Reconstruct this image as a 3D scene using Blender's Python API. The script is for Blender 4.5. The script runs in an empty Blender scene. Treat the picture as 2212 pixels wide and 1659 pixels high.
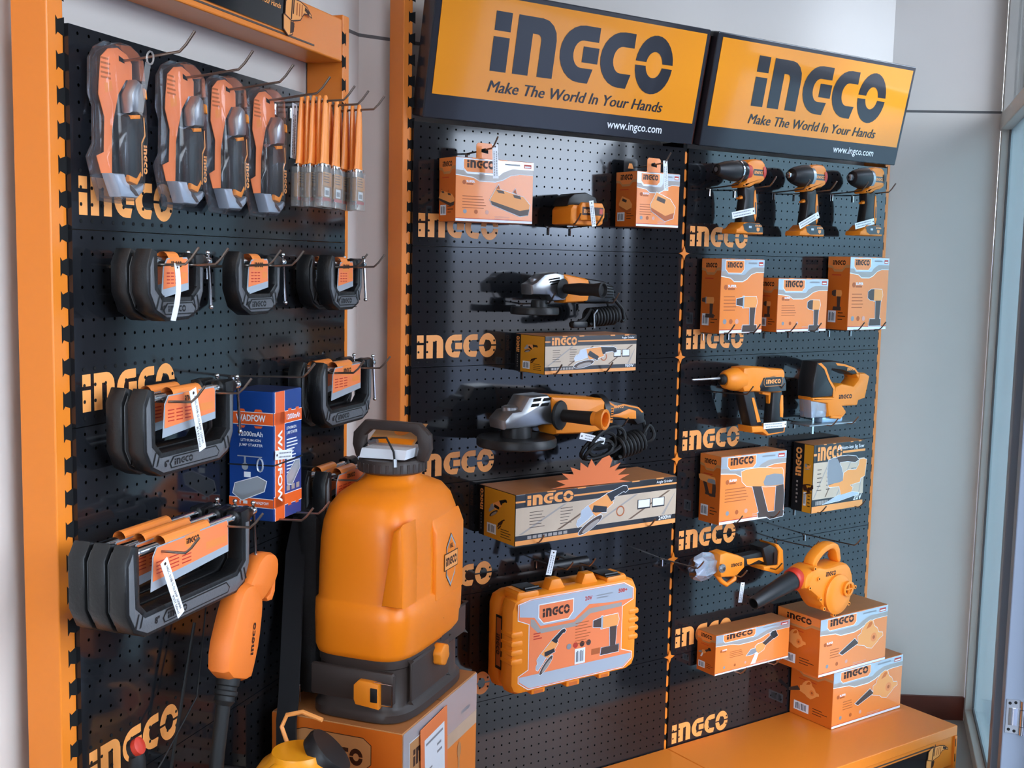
import bpy, bmesh, math, random
from math import sin, cos, pi, radians, atan2, hypot
from mathutils import Matrix, Vector
random.seed(7)
S = bpy.context.scene
COL = S.collection

# ------------------------------------------------------------------ camera
CAM_F, PITCH, ROLL, EYE = 2483.5, 0.1051, 0.0206, 1.60      # focal length in pixels of the 2212 px frame
right = Vector((1, 0, 0)); fwd = Vector((0, cos(PITCH), -sin(PITCH))); up = Vector((0, sin(PITCH), cos(PITCH)))
r2 = right * cos(ROLL) + up * sin(ROLL); u2 = -right * sin(ROLL) + up * cos(ROLL)
cd = bpy.data.cameras.new('camera'); cam = bpy.data.objects.new('camera', cd); COL.objects.link(cam)
cam.matrix_world = Matrix(((r2.x, u2.x, -fwd.x, 0), (r2.y, u2.y, -fwd.y, 0), (r2.z, u2.z, -fwd.z, EYE), (0, 0, 0, 1)))
cd.sensor_width = 36.0; cd.sensor_fit = 'HORIZONTAL'; cd.lens = CAM_F / 2212 * 36.0
cd.clip_start = 0.02; cd.clip_end = 200
S.camera = cam

# ------------------------------------------------------------------ world: overcast-bright sky, darker tree line
W = bpy.data.worlds.new('sky'); S.world = W; W.use_nodes = True
nt = W.node_tree; nt.nodes.clear()
def N(t, **k):
    n = nt.nodes.new(t)
    for a, b in k.items(): setattr(n, a, b)
    return n
out = N('ShaderNodeOutputWorld'); bg = N('ShaderNodeBackground'); tc = N('ShaderNodeTexCoord'); sp = N('ShaderNodeSeparateXYZ')
rp = N('ShaderNodeValToRGB'); nz = N('ShaderNodeTexNoise'); ad = N('ShaderNodeMath', operation='MULTIPLY_ADD'); sb = N('ShaderNodeMath', operation='SUBTRACT')
nt.links.new(tc.outputs['Generated'], sp.inputs[0]); nt.links.new(tc.outputs['Generated'], nz.inputs['Vector'])
nz.inputs['Scale'].default_value = 7.0; nz.inputs['Detail'].default_value = 5.0
sb.inputs[1].default_value = 0.5; nt.links.new(nz.outputs['Fac'], sb.inputs[0])
ad.inputs[1].default_value = 0.10; nt.links.new(sb.outputs[0], ad.inputs[0]); nt.links.new(sp.outputs['Z'], ad.inputs[2])
mr = N('ShaderNodeMapRange'); mr.inputs['From Min'].default_value = -0.2; mr.inputs['From Max'].default_value = 0.6
nt.links.new(ad.outputs[0], mr.inputs['Value']); nt.links.new(mr.outputs[0], rp.inputs[0])
cr = rp.color_ramp; cr.elements[0].position = 0.0; cr.elements[0].color = (0.10, 0.10, 0.11, 1)
cr.elements[1].position = 1.0; cr.elements[1].color = (0.62, 0.74, 0.95, 1)
for p, c in ((0.22, (0.14, 0.15, 0.18, 1)), (0.27, (0.20, 0.26, 0.38, 1)), (0.30, (0.80, 0.98, 1.28, 1)), (0.45, (0.86, 0.96, 1.06, 1))):
    e = cr.elements.new(p); e.color = c
nt.links.new(rp.outputs[0], bg.inputs['Color']); bg.inputs['Strength'].default_value = 8.0
nt.links.new(bg.outputs[0], out.inputs[0])

S.view_settings.view_transform = 'Standard'; S.view_settings.look = 'None'; S.view_settings.gamma = 1.0
S.view_settings.use_curve_mapping = False; S.view_settings.exposure = 0.42

# unseen area lamp added overhead to raise the room's ambient light
def area(name, loc, tgt, sx, sy, power, col):
    l = bpy.data.lights.new(name, 'AREA'); l.shape = 'RECTANGLE'; l.size = sx; l.size_y = sy; l.energy = power; l.color = col
    o = bpy.data.objects.new(name, l); COL.objects.link(o); o.location = loc
    o.rotation_euler = (Vector(tgt) - Vector(loc)).to_track_quat('-Z', 'Y').to_euler(); return o
area('added_room_fill', (-0.55, 0.3, 2.72), (-0.55, 0.3, 0), 1.1, 1.6, 11, (1.0, 0.93, 0.86))

# ------------------------------------------------------------------ materials
M = {}
def mat(name, col, rough=0.5, metal=0.0, bump=None, coat=0.0, alpha=None, trans=0.0, spec=0.5, noise=None, emit=None, ior=1.45):
    m = bpy.data.materials.new(name); m.use_nodes = True; M[name] = m
    t = m.node_tree; b = t.nodes['Principled BSDF']
    if not isinstance(col, (list, tuple)): col = hexc(col)
    b.inputs['Base Color'].default_value = (*col[:3], 1); b.inputs['Roughness'].default_value = rough
    b.inputs['Metallic'].default_value = metal; b.inputs['Coat Weight'].default_value = coat
    b.inputs['Coat Roughness'].default_value = 0.06; b.inputs['Specular IOR Level'].default_value = spec
    b.inputs['Transmission Weight'].default_value = trans; b.inputs['IOR'].default_value = ior
    tcn = t.nodes.new('ShaderNodeTexCoord')
    if noise:
        amt, sc = noise
        n = t.nodes.new('ShaderNodeTexNoise'); n.inputs['Scale'].default_value = sc; n.inputs['Detail'].default_value = 4
        t.links.new(tcn.outputs['Object'], n.inputs['Vector'])
        mx = t.nodes.new('ShaderNodeMix'); mx.data_type = 'RGBA'
        a = [max(0, c * (1 - amt)) for c in col[:3]]; c2 = [min(1, c * (1 + amt)) for c in col[:3]]
        mx.inputs['A'].default_value = (*a, 1); mx.inputs['B'].default_value = (*c2, 1)
        t.links.new(n.outputs['Fac'], mx.inputs['Factor']); t.links.new(mx.outputs['Result'], b.inputs['Base Color'])
    if bump:
        st, sc = bump
        n = t.nodes.new('ShaderNodeTexNoise'); n.inputs['Scale'].default_value = sc; n.inputs['Detail'].default_value = 3
        t.links.new(tcn.outputs['Object'], n.inputs['Vector'])
        bp = t.nodes.new('ShaderNodeBump'); bp.inputs['Strength'].default_value = st; bp.inputs['Distance'].default_value = 0.002
        t.links.new(n.outputs['Fac'], bp.inputs['Height']); t.links.new(bp.outputs[0], b.inputs['Normal'])
    return m
def hexc(h):
    h = h.lstrip('#'); o = []
    for i in (0, 2, 4):
        c = int(h[i:i + 2], 16) / 255; o.append(c / 12.92 if c <= 0.04045 else ((c + 0.055) / 1.055) ** 2.4)
    return tuple(o)
mat('panel_black', '#1b1c1f', 0.09, spec=0.7, bump=(0.012, 30))
mat('steel_orange', '#e47f26', 0.33, bump=(0.04, 60))
mat('logo_orange', '#f3a055', 0.4)
mat('hole', '#040404', 0.9)
mat('sign_orange', '#f79a2a', 0.13, coat=0.3)
mat('sign_black', '#2c2d33', 0.2, coat=0.2)
mat('white', '#eef0f4', 0.4)
mat('wall', '#ccc3bb', 0.7, noise=(0.05, 2.5), bump=(0.05, 30))
mat('groove', '#5d5b5b', 0.8)
mat('brown', '#5f2f24', 0.35, noise=(0.3, 9))
mat('floor', '#8c8783', 0.55, noise=(0.12, 6))
mat('ceiling', '#c9c7c4', 0.8)
mat('wire', '#8d8279', 0.28, metal=0.9)
mat('chrome', '#d9dadc', 0.15, metal=1.0)
mat('alu', '#a3a5a8', 0.33, metal=0.85, noise=(0.15, 30))
mat('tool_orange', '#f08a1f', 0.42, bump=(0.06, 200))
mat('tank_orange', '#f58312', 0.36, bump=(0.08, 25))
mat('tank_yellow', '#f7a01c', 0.3)
mat('gun_orange', '#ee7a2c', 0.45, bump=(0.1, 300))
mat('case_orange', '#f98f1e', 0.42, bump=(0.06, 120))
mat('black_plastic', '#1d1c1d', 0.42)
mat('rubber', '#131314', 0.6)
mat('iron_black', '#161617', 0.34, bump=(0.25, 160))
mat('iron_grey', '#5e5f62', 0.42, bump=(0.3, 220))
mat('grey_plastic', '#4c4744', 0.5)
mat('base_black', '#3a302c', 0.45, bump=(0.08, 150))
mat('red', '#c2331f', 0.4)
mat('card_orange', '#f0893c', 0.3, coat=0.3)
mat('card_deep', '#d2691f', 0.35)
mat('card_silver', '#b9c0c8', 0.22, metal=0.35, coat=0.3)
mat('card_grey', '#a39a93', 0.3, coat=0.3)
mat('card_edge', '#e9edf2', 0.4)
mat('card_top', '#b5713f', 0.5, noise=(0.12, 30))
mat('ink', '#3a1c10', 0.5)
mat('ink_soft', '#b35a25', 0.5)
mat('ink_grey', '#7b716a', 0.5)
mat('barcode', '#55606a', 0.5)
mat('pink', '#d9a08f', 0.4)
mat('wood_print', '#c9b49c', 0.3, noise=(0.18, 14), coat=0.3)
mat('wood_line', '#6d5543', 0.5)
mat('box_black', '#1c1b1d', 0.28, coat=0.3)
mat('box_yellow', '#d99423', 0.3, coat=0.3)
mat('blue', '#173f86', 0.3, coat=0.4)
mat('blue_dark', '#15285a', 0.3, coat=0.4)
mat('wad_orange', '#f0642a', 0.3, coat=0.4)
mat('print_dark', '#4b3a33', 0.4)
mat('print_grey', '#8c8f94', 0.35)
mat('fluo', '#f5834a', 0.4, coat=0.2)
mat('kraft', '#c58a55', 0.55, noise=(0.1, 20))
mat('cloth_black', '#121113', 0.8, bump=(0.5, 260))
mat('strap', '#18171a', 0.7)
mat('brush_orange', '#fb9440', 0.35)
mat('bristle', '#a97734', 0.7, noise=(0.2, 90))
mat('amber', '#c98a2a', 0.4)
mat('frame_beige', '#b3afa8', 0.4, noise=(0.05, 20))
mat('frame_blue', '#6f7885', 0.4)
mat('blade_blue', '#a9c4dd', 0.25, metal=0.6)
mat('pave', '#454c5c', 0.8, noise=(0.5, 1.2))  # colour darkened to stand for shade on the outside ground
mat('bush', '#27402a', 0.8, noise=(0.5, 12))
def clear(name, tint, gl, rough, t_amt):
    """thin transparent plastic or glass: mostly see-through with a sharp gloss"""
    m = bpy.data.materials.new(name); m.use_nodes = True; M[name] = m; t = m.node_tree; t.nodes.clear()
    o = t.nodes.new('ShaderNodeOutputMaterial'); tr = t.nodes.new('ShaderNodeBsdfTransparent'); g = t.nodes.new('ShaderNodeBsdfGlossy')
    d = t.nodes.new('ShaderNodeBsdfDiffuse'); f = t.nodes.new('ShaderNodeFresnel'); m1 = t.nodes.new('ShaderNodeMixShader'); m2 = t.nodes.new('ShaderNodeMixShader')
    mm = t.nodes.new('ShaderNodeMath'); mm.operation = 'MULTIPLY_ADD'; mm.inputs[1].default_value = (0.45 if name == 'blister' else 1.0); mm.inputs[2].default_value = gl; mm.use_clamp = True
    f.inputs['IOR'].default_value = 1.5; tr.inputs['Color'].default_value = (*tint, 1); g.inputs['Roughness'].default_value = rough
    d.inputs['Color'].default_value = (*tint, 1); m2.inputs[0].default_value = t_amt
    t.links.new(f.outputs[0], mm.inputs[0]); t.links.new(mm.outputs[0], m1.inputs[0])
    t.links.new(tr.outputs[0], m2.inputs[1]); t.links.new(d.outputs[0], m2.inputs[2])
    t.links.new(m2.outputs[0], m1.inputs[1]); t.links.new(g.outputs[0], m1.inputs[2]); t.links.new(m1.outputs[0], o.inputs[0])
clear('blister', (0.96, 0.97, 1.0), 0.015, 0.06, 0.02)
clear('wrap', (0.95, 0.92, 0.88), 0.05, 0.2, 0.18)
clear('window_glass', (0.97, 0.99, 1.0), 0.0, 0.02, 0.0)
clear('teal_glass', (0.74, 0.90, 0.93), 0.0, 0.12, 0.6)
for _n in list(M['teal_glass'].node_tree.nodes):
    if _n.type == 'BSDF_DIFFUSE':
        _t = M['teal_glass'].node_tree; _q = _t.nodes.new('ShaderNodeBsdfTranslucent'); _q.inputs['Color'].default_value = (0.56, 0.66, 0.68, 1)
        _t.links.new(_q.outputs[0], _n.outputs[0].links[0].to_socket)
clear('shear_guard', (0.75, 0.82, 0.95), 0.12, 0.15, 0.3)

# ------------------------------------------------------------------ mesh builder
TXT = {}
def text_geo(s, bold=0.0, shear=0.0):
    k = (s, bold, shear)
    if k in TXT: return TXT[k]
    c = bpy.data.curves.new('t', 'FONT'); c.body = s; c.size = 1; c.offset = bold; c.shear = shear; c.resolution_u = 2
    o = bpy.data.objects.new('t', c); COL.objects.link(o); bpy.context.view_layer.update()
    me = bpy.data.meshes.new_from_object(o.evaluated_get(bpy.context.evaluated_depsgraph_get()))
    vs = [(v.co.x, v.co.y) for v in me.vertices]; fs = [tuple(p.vertices) for p in me.polygons]
    bpy.data.objects.remove(o); bpy.data.meshes.remove(me); bpy.data.curves.remove(c)
    x0 = min(v[0] for v in vs); x1 = max(v[0] for v in vs); y0 = min(v[1] for v in vs); y1 = max(v[1] for v in vs)
    TXT[k] = ([(x - x0, y) for x, y in vs], fs, x1 - x0, y0, y1); return TXT[k]

def logo_polys():
    P = []
    q = lambda *a: P.append(list(a))
    q((0, .68), (.33, .68), (.33, 1), (0, 1)); q((0, 0), (.33, 0), (.33, .58), (0, .58))
    n = [(.465, 0), (.795, 0), (.795, .72), (.9, .72)] + [(.9 + .09 * sin(a), .63 + .09 * cos(a)) for a in (pi / 6, pi / 3, pi / 2)] + [(.99, 0), (1.32, 0), (1.32, .66)]
    n += [(.98 + .34 * cos(a), .66 + .34 * sin(a)) for a in (pi / 8, pi / 4, 3 * pi / 8, pi / 2)] + [(.465, 1)]
    P.append(n)
    def arc(cx, rx, ix, iy, xt, xb, it=.27):
        K = 12; o = [(cx + rx * cos(pi / 2 + pi * k / K), .5 + .5 * sin(pi / 2 + pi * k / K)) for k in range(K + 1)]
        i = [(cx + ix * cos(pi / 2 + pi * k / K), .5 + iy * sin(pi / 2 + pi * k / K)) for k in range(K + 1)]
        for k in range(K): P.append([o[k], o[k + 1], i[k + 1], i[k]])
        P.append([(cx, .5 + iy), (xt, .5 + iy), (xt, 1), (cx, 1)]); P.append([(cx, 0), (xb - .08, 0), (xb, .5 - iy), (cx, .5 - iy)])
    arc(1.92, .5, .2, .24, 2.26, 2.2); q((1.93, .36), (2.29, .36), (2.29, .64), (1.93, .64))
    arc(2.84, .5, .2, .24, 3.1, 3.1)
    K = 14
    for s in (1, -1):
        a0 = .07
        for k in range(K):
            a = a0 + (pi - 2 * a0) * k / K; b = a0 + (pi - 2 * a0) * (k + 1) / K
            P.append([(3.63 + .46 * cos(a), .5 + s * .54 * sin(a)), (3.63 + .46 * cos(b), .5 + s * .54 * sin(b)),
                      (3.63 + .2 * cos(b), .5 + s * max(.035, .24 * sin(b))), (3.63 + .2 * cos(a), .5 + s * max(.035, .24 * sin(a)))])
    return P
LOGO = logo_polys(); LW = 4.09

def inset(poly, d):
    n = len(poly); A = sum(poly[i][0] * poly[(i + 1) % n][1] - poly[(i + 1) % n][0] * poly[i][1] for i in range(n))
    sg = 1 if A > 0 else -1; o = []
    for i in range(n):
        p0, p1, p2 = Vector(poly[i - 1]), Vector(poly[i]), Vector(poly[(i + 1) % n])
        a = (p1 - p0); b = (p2 - p1)
        if a.length < 1e-9 or b.length < 1e-9: o.append(tuple(p1)); continue
        a.normalize(); b.normalize()
        na = Vector((-a.y, a.x)) * sg; nb = Vector((-b.y, b.x)) * sg; m = na + nb
        if m.length < 0.3: m = na * 0.7
        else: m = m / max(m.length_squared / 2, 0.35)
        o.append((p1.x + m.x * d, p1.y + m.y * d))
    return o

def smooth_poly(p, it=1):
    for _ in range(it):
        q = []
        for i in range(len(p)):
            a, b = p[i], p[(i + 1) % len(p)]
            q.append((a[0] * .78 + b[0] * .22, a[1] * .78 + b[1] * .22)); q.append((a[0] * .22 + b[0] * .78, a[1] * .22 + b[1] * .78))
        p = q
    return p
def mm(p, s=1000.0): return [(x / s, z / s) for x, z in p]
PXS = 1.0

class MB:
    def __init__(s): s.v = []; s.f = []; s.m = []; s.T = Matrix.Identity(4); s.slots = []
    def slot(s, m):
        if m not in s.slots: s.slots.append(m)
        return s.slots.index(m)
    def add(s, vs, fs, m):
        b = len(s.v); s.v += [tuple(s.T @ Vector(v)) for v in vs]; k = s.slot(m)
        for f in fs: s.f.append(tuple(b + i for i in f)); s.m.append(k)
        return s
    def box(s, x0, x1, y0, y1, z0, z1, m, c=0.0):
        if c:
            p = [(x0 + c, z0), (x1 - c, z0), (x1, z0 + c), (x1, z1 - c), (x1 - c, z1), (x0 + c, z1), (x0, z1 - c), (x0, z0 + c)]
            return s.prism(p, y0, y1, m, c)
        vs = [(x, y, z) for x in (x0, x1) for y in (y0, y1) for z in (z0, z1)]
        return s.add(vs, [(0, 1, 3, 2), (4, 6, 7, 5), (0, 4, 5, 1), (2, 3, 7, 6), (0, 2, 6, 4), (1, 5, 7, 3)], m)
    def prism(s, p, y0, y1, m, r=0.0, back=True):
        L = [(y0, 0)] if not r else ([(y0, r), (y0 + r * .3, r * .35), (y0 + r, 0)])
        L += [(y1, 0)] if not r else ([(y1 - r, 0), (y1 - r * .3, r * .35), (y1, r)])
        n = len(p); vs = []; fs = []
        for y, i in L:
            q = inset(p, i) if i else p
            vs += [(x, y, z) for x, z in q]
        for k in range(len(L) - 1):
            for i in range(n):
                j = (i + 1) % n; fs.append((k * n + i, k * n + j, (k + 1) * n + j, (k + 1) * n + i))
        fs.append(tuple(range(n)))
        if back: fs.append(tuple(range((len(L) - 1) * n, len(L) * n)))
        return s.add(vs, fs, m)
    def flat(s, p, y, m): return s.add([(x, y, z) for x, z in p], [tuple(range(len(p)))], m)
    def rect(s, x0, x1, z0, z1, y, m): return s.flat([(x0, z0), (x1, z0), (x1, z1), (x0, z1)], y, m)
    def ring(s, p, w, y, m):
        q = inset(p, w); n = len(p)
        return s.add([(x, y, z) for x, z in p] + [(x, y, z) for x, z in q], [(i, (i + 1) % n, n + (i + 1) % n, n + i) for i in range(n)], m)
    def tube(s, path, r, m, n=8, closed=False):
        P = [Vector(p) for p in path]; vs = []; fs = []; R = r if isinstance(r, (list, tuple)) else [r] * len(P)
        t = (P[1] - P[0]).normalized(); a = t.orthogonal().normalized()
        for i, p in enumerate(P):
            if closed: t = (P[(i + 1) % len(P)] - P[i - 1]).normalized()
            else: t = (P[min(i + 1, len(P) - 1)] - P[max(i - 1, 0)]).normalized()
            a = (a - t * a.dot(t)); a = a.normalized() if a.length > 1e-6 else t.orthogonal().normalized(); b = t.cross(a)
            for k in range(n):
                w = 2 * pi * k / n; vs.append(tuple(p + (a * cos(w) + b * sin(w)) * R[i]))
        L = len(P); 
        for i in range(L if closed else L - 1):
            for k in range(n):
                j = (i + 1) % L; fs.append((i * n + k, i * n + (k + 1) % n, j * n + (k + 1) % n, j * n + k))
        if not closed: fs += [tuple(range(n)), tuple(range((L - 1) * n, L * n))]
        return s.add(vs, fs, m)
    def lathe(s, prof, m, n=24, axis='z', o=(0, 0, 0)):
        vs = []; fs = []
        for r, h in prof:
            for k in range(n):
                a = 2 * pi * k / n; c, d = r * cos(a), r * sin(a)
                v = (c, d, h) if axis == 'z' else ((h, c, d) if axis == 'x' else (c, h, d))
                vs.append((v[0] + o[0], v[1] + o[1], v[2] + o[2]))
        L = len(prof)
        for i in range(L - 1):
            for k in range(n): fs.append((i * n + k, i * n + (k + 1) % n, (i + 1) * n + (k + 1) % n, (i + 1) * n + k))
        if prof[0][0] > 1e-6: fs.append(tuple(range(n)))
        if prof[-1][0] > 1e-6: fs.append(tuple(range((L - 1) * n, L * n)))
        return s.add(vs, fs, m)
    def ball(s, r, m, o=(0, 0, 0), n=10, sz=1.0):
        return s.lathe([(max(1e-7, r * sin(pi * k / n)), -r * cos(pi * k / n) * sz) for k in range(n + 1)], m, n * 2, 'z', o)
    def loft(s, secs, m, cap=True):
        n = len(secs[0]); vs = [p for q in secs for p in q]; fs = []
        for i in range(len(secs) - 1):
            for k in range(n): fs.append((i * n + k, i * n + (k + 1) % n, (i + 1) * n + (k + 1) % n, (i + 1) * n + k))
        if cap: fs += [tuple(range(n)), tuple(range((len(secs) - 1) * n, len(secs) * n))]
        return s.add(vs, fs, m)
    def logo(s, x, z, h, y, m, w=None, out=0.0):
        k = (w / LW if w else h)
        for p in LOGO: s.flat([(x + a * k, z + b * h) for a, b in p], y, m)
        return s
    def text(s, t, x, z, h, y, m, w=None, bold=0.0, shear=0.0, align='l', vert=False):
        vs, fs, W0, a, b = text_geo(t, bold, shear); ky = h / 0.72; kx = (w / W0) if w else ky
        off = 0 if align == 'l' else (-W0 * kx / 2 if align == 'c' else -W0 * kx)
        if vert: return s.add([(x + v[1] * ky, y, z - v[0] * kx) for v in vs], fs, m)
        return s.add([(x + off + v[0] * kx, y, z + v[1] * ky) for v in vs], fs, m)
    def lines(s, x0, x1, z1, n, dz, h, y, m, seed=1):
        R = random.Random(seed)
        for i in range(n): s.rect(x0, x0 + (x1 - x0) * R.uniform(.55, 1), z1 - i * dz - h, z1 - i * dz, y, m)
        return s
    def at(s, T): s.T = T; return s
    def build(s, name, parent=None, angle=38, flat=False, weld=False):
        me = bpy.data.meshes.new(name); me.from_pydata(s.v, [], s.f)
        for k in s.slots: me.materials.append(M[k])
        me.polygons.foreach_set('material_index', s.m); me.update()
        bm = bmesh.new(); bm.from_mesh(me)
        if weld: bmesh.ops.remove_doubles(bm, verts=bm.verts, dist=1e-5)
        bmesh.ops.recalc_face_normals(bm, faces=bm.faces); bm.to_mesh(me); bm.free()
        if not flat:
            me.polygons.foreach_set('use_smooth', [True] * len(me.polygons)); me.set_sharp_from_angle(angle=radians(angle))
        o = bpy.data.objects.new(name, me); COL.objects.link(o)
        if parent: o.parent = parent
        return o
TR = Matrix.Translation
def RX(a): return Matrix.Rotation(radians(a), 4, 'X')
def RY(a): return Matrix.Rotation(radians(a), 4, 'Y')
def RZ(a): return Matrix.Rotation(radians(a), 4, 'Z')

# frames: x runs along the wall, -y comes out of it into the room, z up
FR = {'A': (-0.6602, 1.7267, 1.2476), 'B': (-0.25, 2.8275, 0.6076), 'D': (1.647, 3.99, atan2(-0.527, -0.163))}
def at(fr, u, d, z):
    ox, oy, w = FR[fr]; return Vector((ox + u * cos(w) + d * sin(w), oy + u * sin(w) - d * cos(w), z))
def put(o, fr, u, d, z, rz=0.0, ry=0.0, rx=0.0):
    o.matrix_world = TR(at(fr, u, d, z)) @ Matrix.Rotation(FR[fr][2], 4, 'Z') @ RZ(rz) @ RX(rx) @ RY(ry)
    return o
def tag(o, label, cat, group=None):
    o['label'] = label; o['category'] = cat
    if group: o['group'] = group
    return o
def struct(o, label=None):
    o['kind'] = 'structure'
    if label: o['label'] = label
    return o
def thing(name, label, cat, group=None):
    o = bpy.data.objects.new(name, None); o.empty_display_size = 0.05; COL.objects.link(o); return tag(o, label, cat, group)
def dup(o, name=None):
    r = o.copy(); COL.objects.link(r)
    for ch in list(o.children):
        c = ch.copy(); COL.objects.link(c); c.parent = r
        for g in list(ch.children):
            e = g.copy(); COL.objects.link(e); e.parent = c
    return r

# ------------------------------------------------------------------ the room
def wall_slab(name, p0, p1, z0, z1, th=0.1, m='wall', groove=None, side=1):
    """p0->p1 is the room-side line; the slab lies to the left of it (outside)"""
    d = Vector(p1) - Vector(p0); L = d.length; a = atan2(d.y, d.x)
    b = MB(); b.box(0, L, 0, th, z0, z1, m)
    if groove: b.box(0, L, -0.0008, 0.001, groove - 0.004, groove + 0.004, 'groove')
    o = b.build(name, flat=True); o.matrix_world = TR((p0[0], p0[1], 0)) @ Matrix.Rotation(a, 4, 'Z'); return struct(o)
cAB = (-0.388, 2.853); cBC = (1.273, 4.009); cCD = (1.647, 3.99)
e1 = Vector((0.3176, 0.9482)); A0 = Vector(cAB) - e1 * 6.2; eD = Vector((-0.2955, -0.9553)); D1 = Vector(cCD) + eD * 7.2
HC = 2.8
wall_slab('wall_left', tuple(A0), cAB, 0, HC, groove=2.14)
wall_slab('wall_centre', cAB, cBC, 0, HC, groove=2.14)
wall_slab('wall_right', cBC, cCD, 0, HC, groove=2.142)
wall_slab('wall_back', tuple(D1), tuple(A0), 0, 0.5)
dB = A0 - D1; LB = dB.length; b = MB()  # unseen glazing behind the camera, added to light the bays from the front
for k in range(5): x_ = (LB - .06) * k / 4; b.box(x_, x_ + .06, .01, .08, .5, HC, 'frame_blue')
b.box(0, LB, .01, .08, .5, .55, 'frame_blue'); b.box(0, LB, .01, .08, HC - .1, HC, 'frame_blue')
o = b.build('added_back_trim', flat=True); o.matrix_world = TR((*D1, 0)) @ Matrix.Rotation(atan2(dB.y, dB.x), 4, 'Z'); struct(o)
o = MB().box(.0, LB, .04, .046, .55, HC - .1, 'window_glass').build('window_14', flat=True); o.matrix_world = TR((*D1, 0)) @ Matrix.Rotation(atan2(dB.y, dB.x), 4, 'Z'); struct(o)
b = MB(); b.add([(x, y, z) for z in (-0.06, 0) for x, y in (tuple(A0 + Vector((-.3, -.3))), tuple(D1 + Vector((.3, -.3))), (1.85, 4.15), (1.2, 4.3), (-0.6, 3.1))],
    [(0, 1, 2, 3, 4), (5, 6, 7, 8, 9)] + [(i, (i + 1) % 5, 5 + (i + 1) % 5, 5 + i) for i in range(5)], 'floor')
struct(b.build('floor', flat=True))
b = MB(); b.add([(x, y, z) for z in (HC, HC + 0.06) for x, y in (tuple(A0 + Vector((-.3, -.3))), tuple(D1 + Vector((.3, -.3))), (1.85, 4.15), (1.2, 4.3), (-0.6, 3.1))],
    [(0, 1, 2, 3, 4), (5, 6, 7, 8, 9)] + [(i, (i + 1) % 5, 5 + (i + 1) % 5, 5 + i) for i in range(5)], 'ceiling')
struct(b.build('ceiling', flat=True))
b = MB(); d = Vector(cCD) - Vector(cBC); b.box(0.0, d.length - 0.004, -0.012, 0, 0, 0.085, 'brown'); o = b.build('baseboard_right', flat=True)
o.matrix_world = TR((*cBC, 0)) @ Matrix.Rotation(atan2(d.y, d.x), 4, 'Z'); struct(o)

# glazed wall: local frame D, x = distance from the corner toward the photographer, -y = into the room
def Dput(o): return put(o, 'D', 0, 0, 0)
b = MB(); g = 'frame_beige'; fb = 'frame_blue'
b.box(0.0, 0.035, 0.0, 0.07, 0, HC, g, 0.003)                 # corner stile
b.box(0.035, 0.80, 0.0, 0.07, 0.0, 0.05, g, 0.003)            # sill
b.box(0.0, 7.2, -0.004, 0.07, 2.08, 2.135, g, 0.003)          # transom
b.box(0.035, 0.80, 0.024, 0.03, 0.05, 0.062, 'groove'); b.box(0.035, 0.041, 0.024, 0.03, 0.05, 2.08, 'groove')
b.box(0.80, 0.86, 0.0, 0.07, 0.0, HC, fb, 0.003)
b.box(0.86, 1.02, 0.03, 0.07, 0.0, HC, fb); b.box(1.02, 1.08, 0.0, 0.075, 0.0, HC, fb, 0.003)
b.box(1.74, 1.80, 0.0, 0.07, 0, HC, fb, 0.003)
for s_ in (3.1, 4.2, 5.4, 7.14): b.box(s_, s_ + 0.06, 0.0, 0.07, 0, HC, fb, 0.003)
b.box(0, 7.2, 0.0, 0.07, HC - 0.05, HC, g)
struct(Dput(b.build('window_1', flat=True)))
def pane(name, x0, x1, z0, z1, m):
    o = MB().box(x0, x1, 0.03, 0.036, z0, z1, m).build(name, flat=True); return struct(Dput(o))
pane('window_2', 0.035, 0.80, 0.05, 2.08, 'teal_glass')
pane('window_3', 0.035, 0.80, 2.135, HC - 0.05, 'window_glass')
for i, (x0, x1) in enumerate(((1.08, 1.74), (2.45, 3.1), (3.16, 4.2), (4.26, 5.4), (5.46, 7.14))):
    pane('window_%d' % (4 + i), x0, x1, 2.135, HC - 0.05, 'window_glass')
    if i: pane('window_%d' % (9 + i), x0, x1, 0.95, 2.08, 'window_glass')
b = MB(); b.box(1.80, 2.45, 0.0, 0.1, 0, 2.08, 'brown'); b.box(1.80, 2.45, 0.0, 0.1, 2.135, HC - .05, 'wall'); b.box(2.45, 7.2, 0.0, 0.1, 0, .95, 'brown'); struct(Dput(b.build('added_dark_pier', flat=True)))  # unseen pier and low wall, added to darken what the panels reflect
# door leaf standing open outward, hinged on the post
dl = thing('door_1', 'blue-grey framed glass door leaf standing open at the right edge', 'door'); dl['kind'] = 'structure'
b = MB()
for x0, x1, z0, z1 in ((0, .05, .01, 2.07), (.70, .75, .01, 2.07), (.05, .70, .01, .10), (.05, .70, 2.0, 2.07), (.05, .70, .95, 1.02)): b.box(x0, x1, 0, .04, z0, z1, fb, .002)
b.build('door_frame', dl, flat=True)
MB().box(.05, .70, .018, .024, .10, 2.0, 'window_glass').build('pane', dl, flat=True)
put(dl, 'D', 1.135, -0.078, 0, rz=86)
hg = MB()
hg.box(0.0, 0.0022, 0.006, 0.040, -0.046, 0.046, 'alu')
for y_, z_ in ((.014, .036), (.028, .039), (.014, -.036), (.028, -.039)): hg.at(TR((0.0022, y_, z_)) @ RY(90)); hg.lathe([(.0042, 0), (.0042, .0006), (.0018, .0008)], 'hole', 10)
hg.at(Matrix.Identity(4)); hg.box(.0022, .0032, .012, .034, -.024, .024, 'chrome', .0004)
for z0, z1 in ((-.046, -.024), (-.022, .022), (.024, .046)): hg.lathe([(.007, z0), (.007, z1)], 'chrome', 14, 'z', (.006, .046, 0))
h = hg.build('door_hinge'); put(h, 'D', 1.081, 0, 0.428); tag(h, 'steel butt hinge screwed to the blue-grey door post low down', 'hinge')

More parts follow.
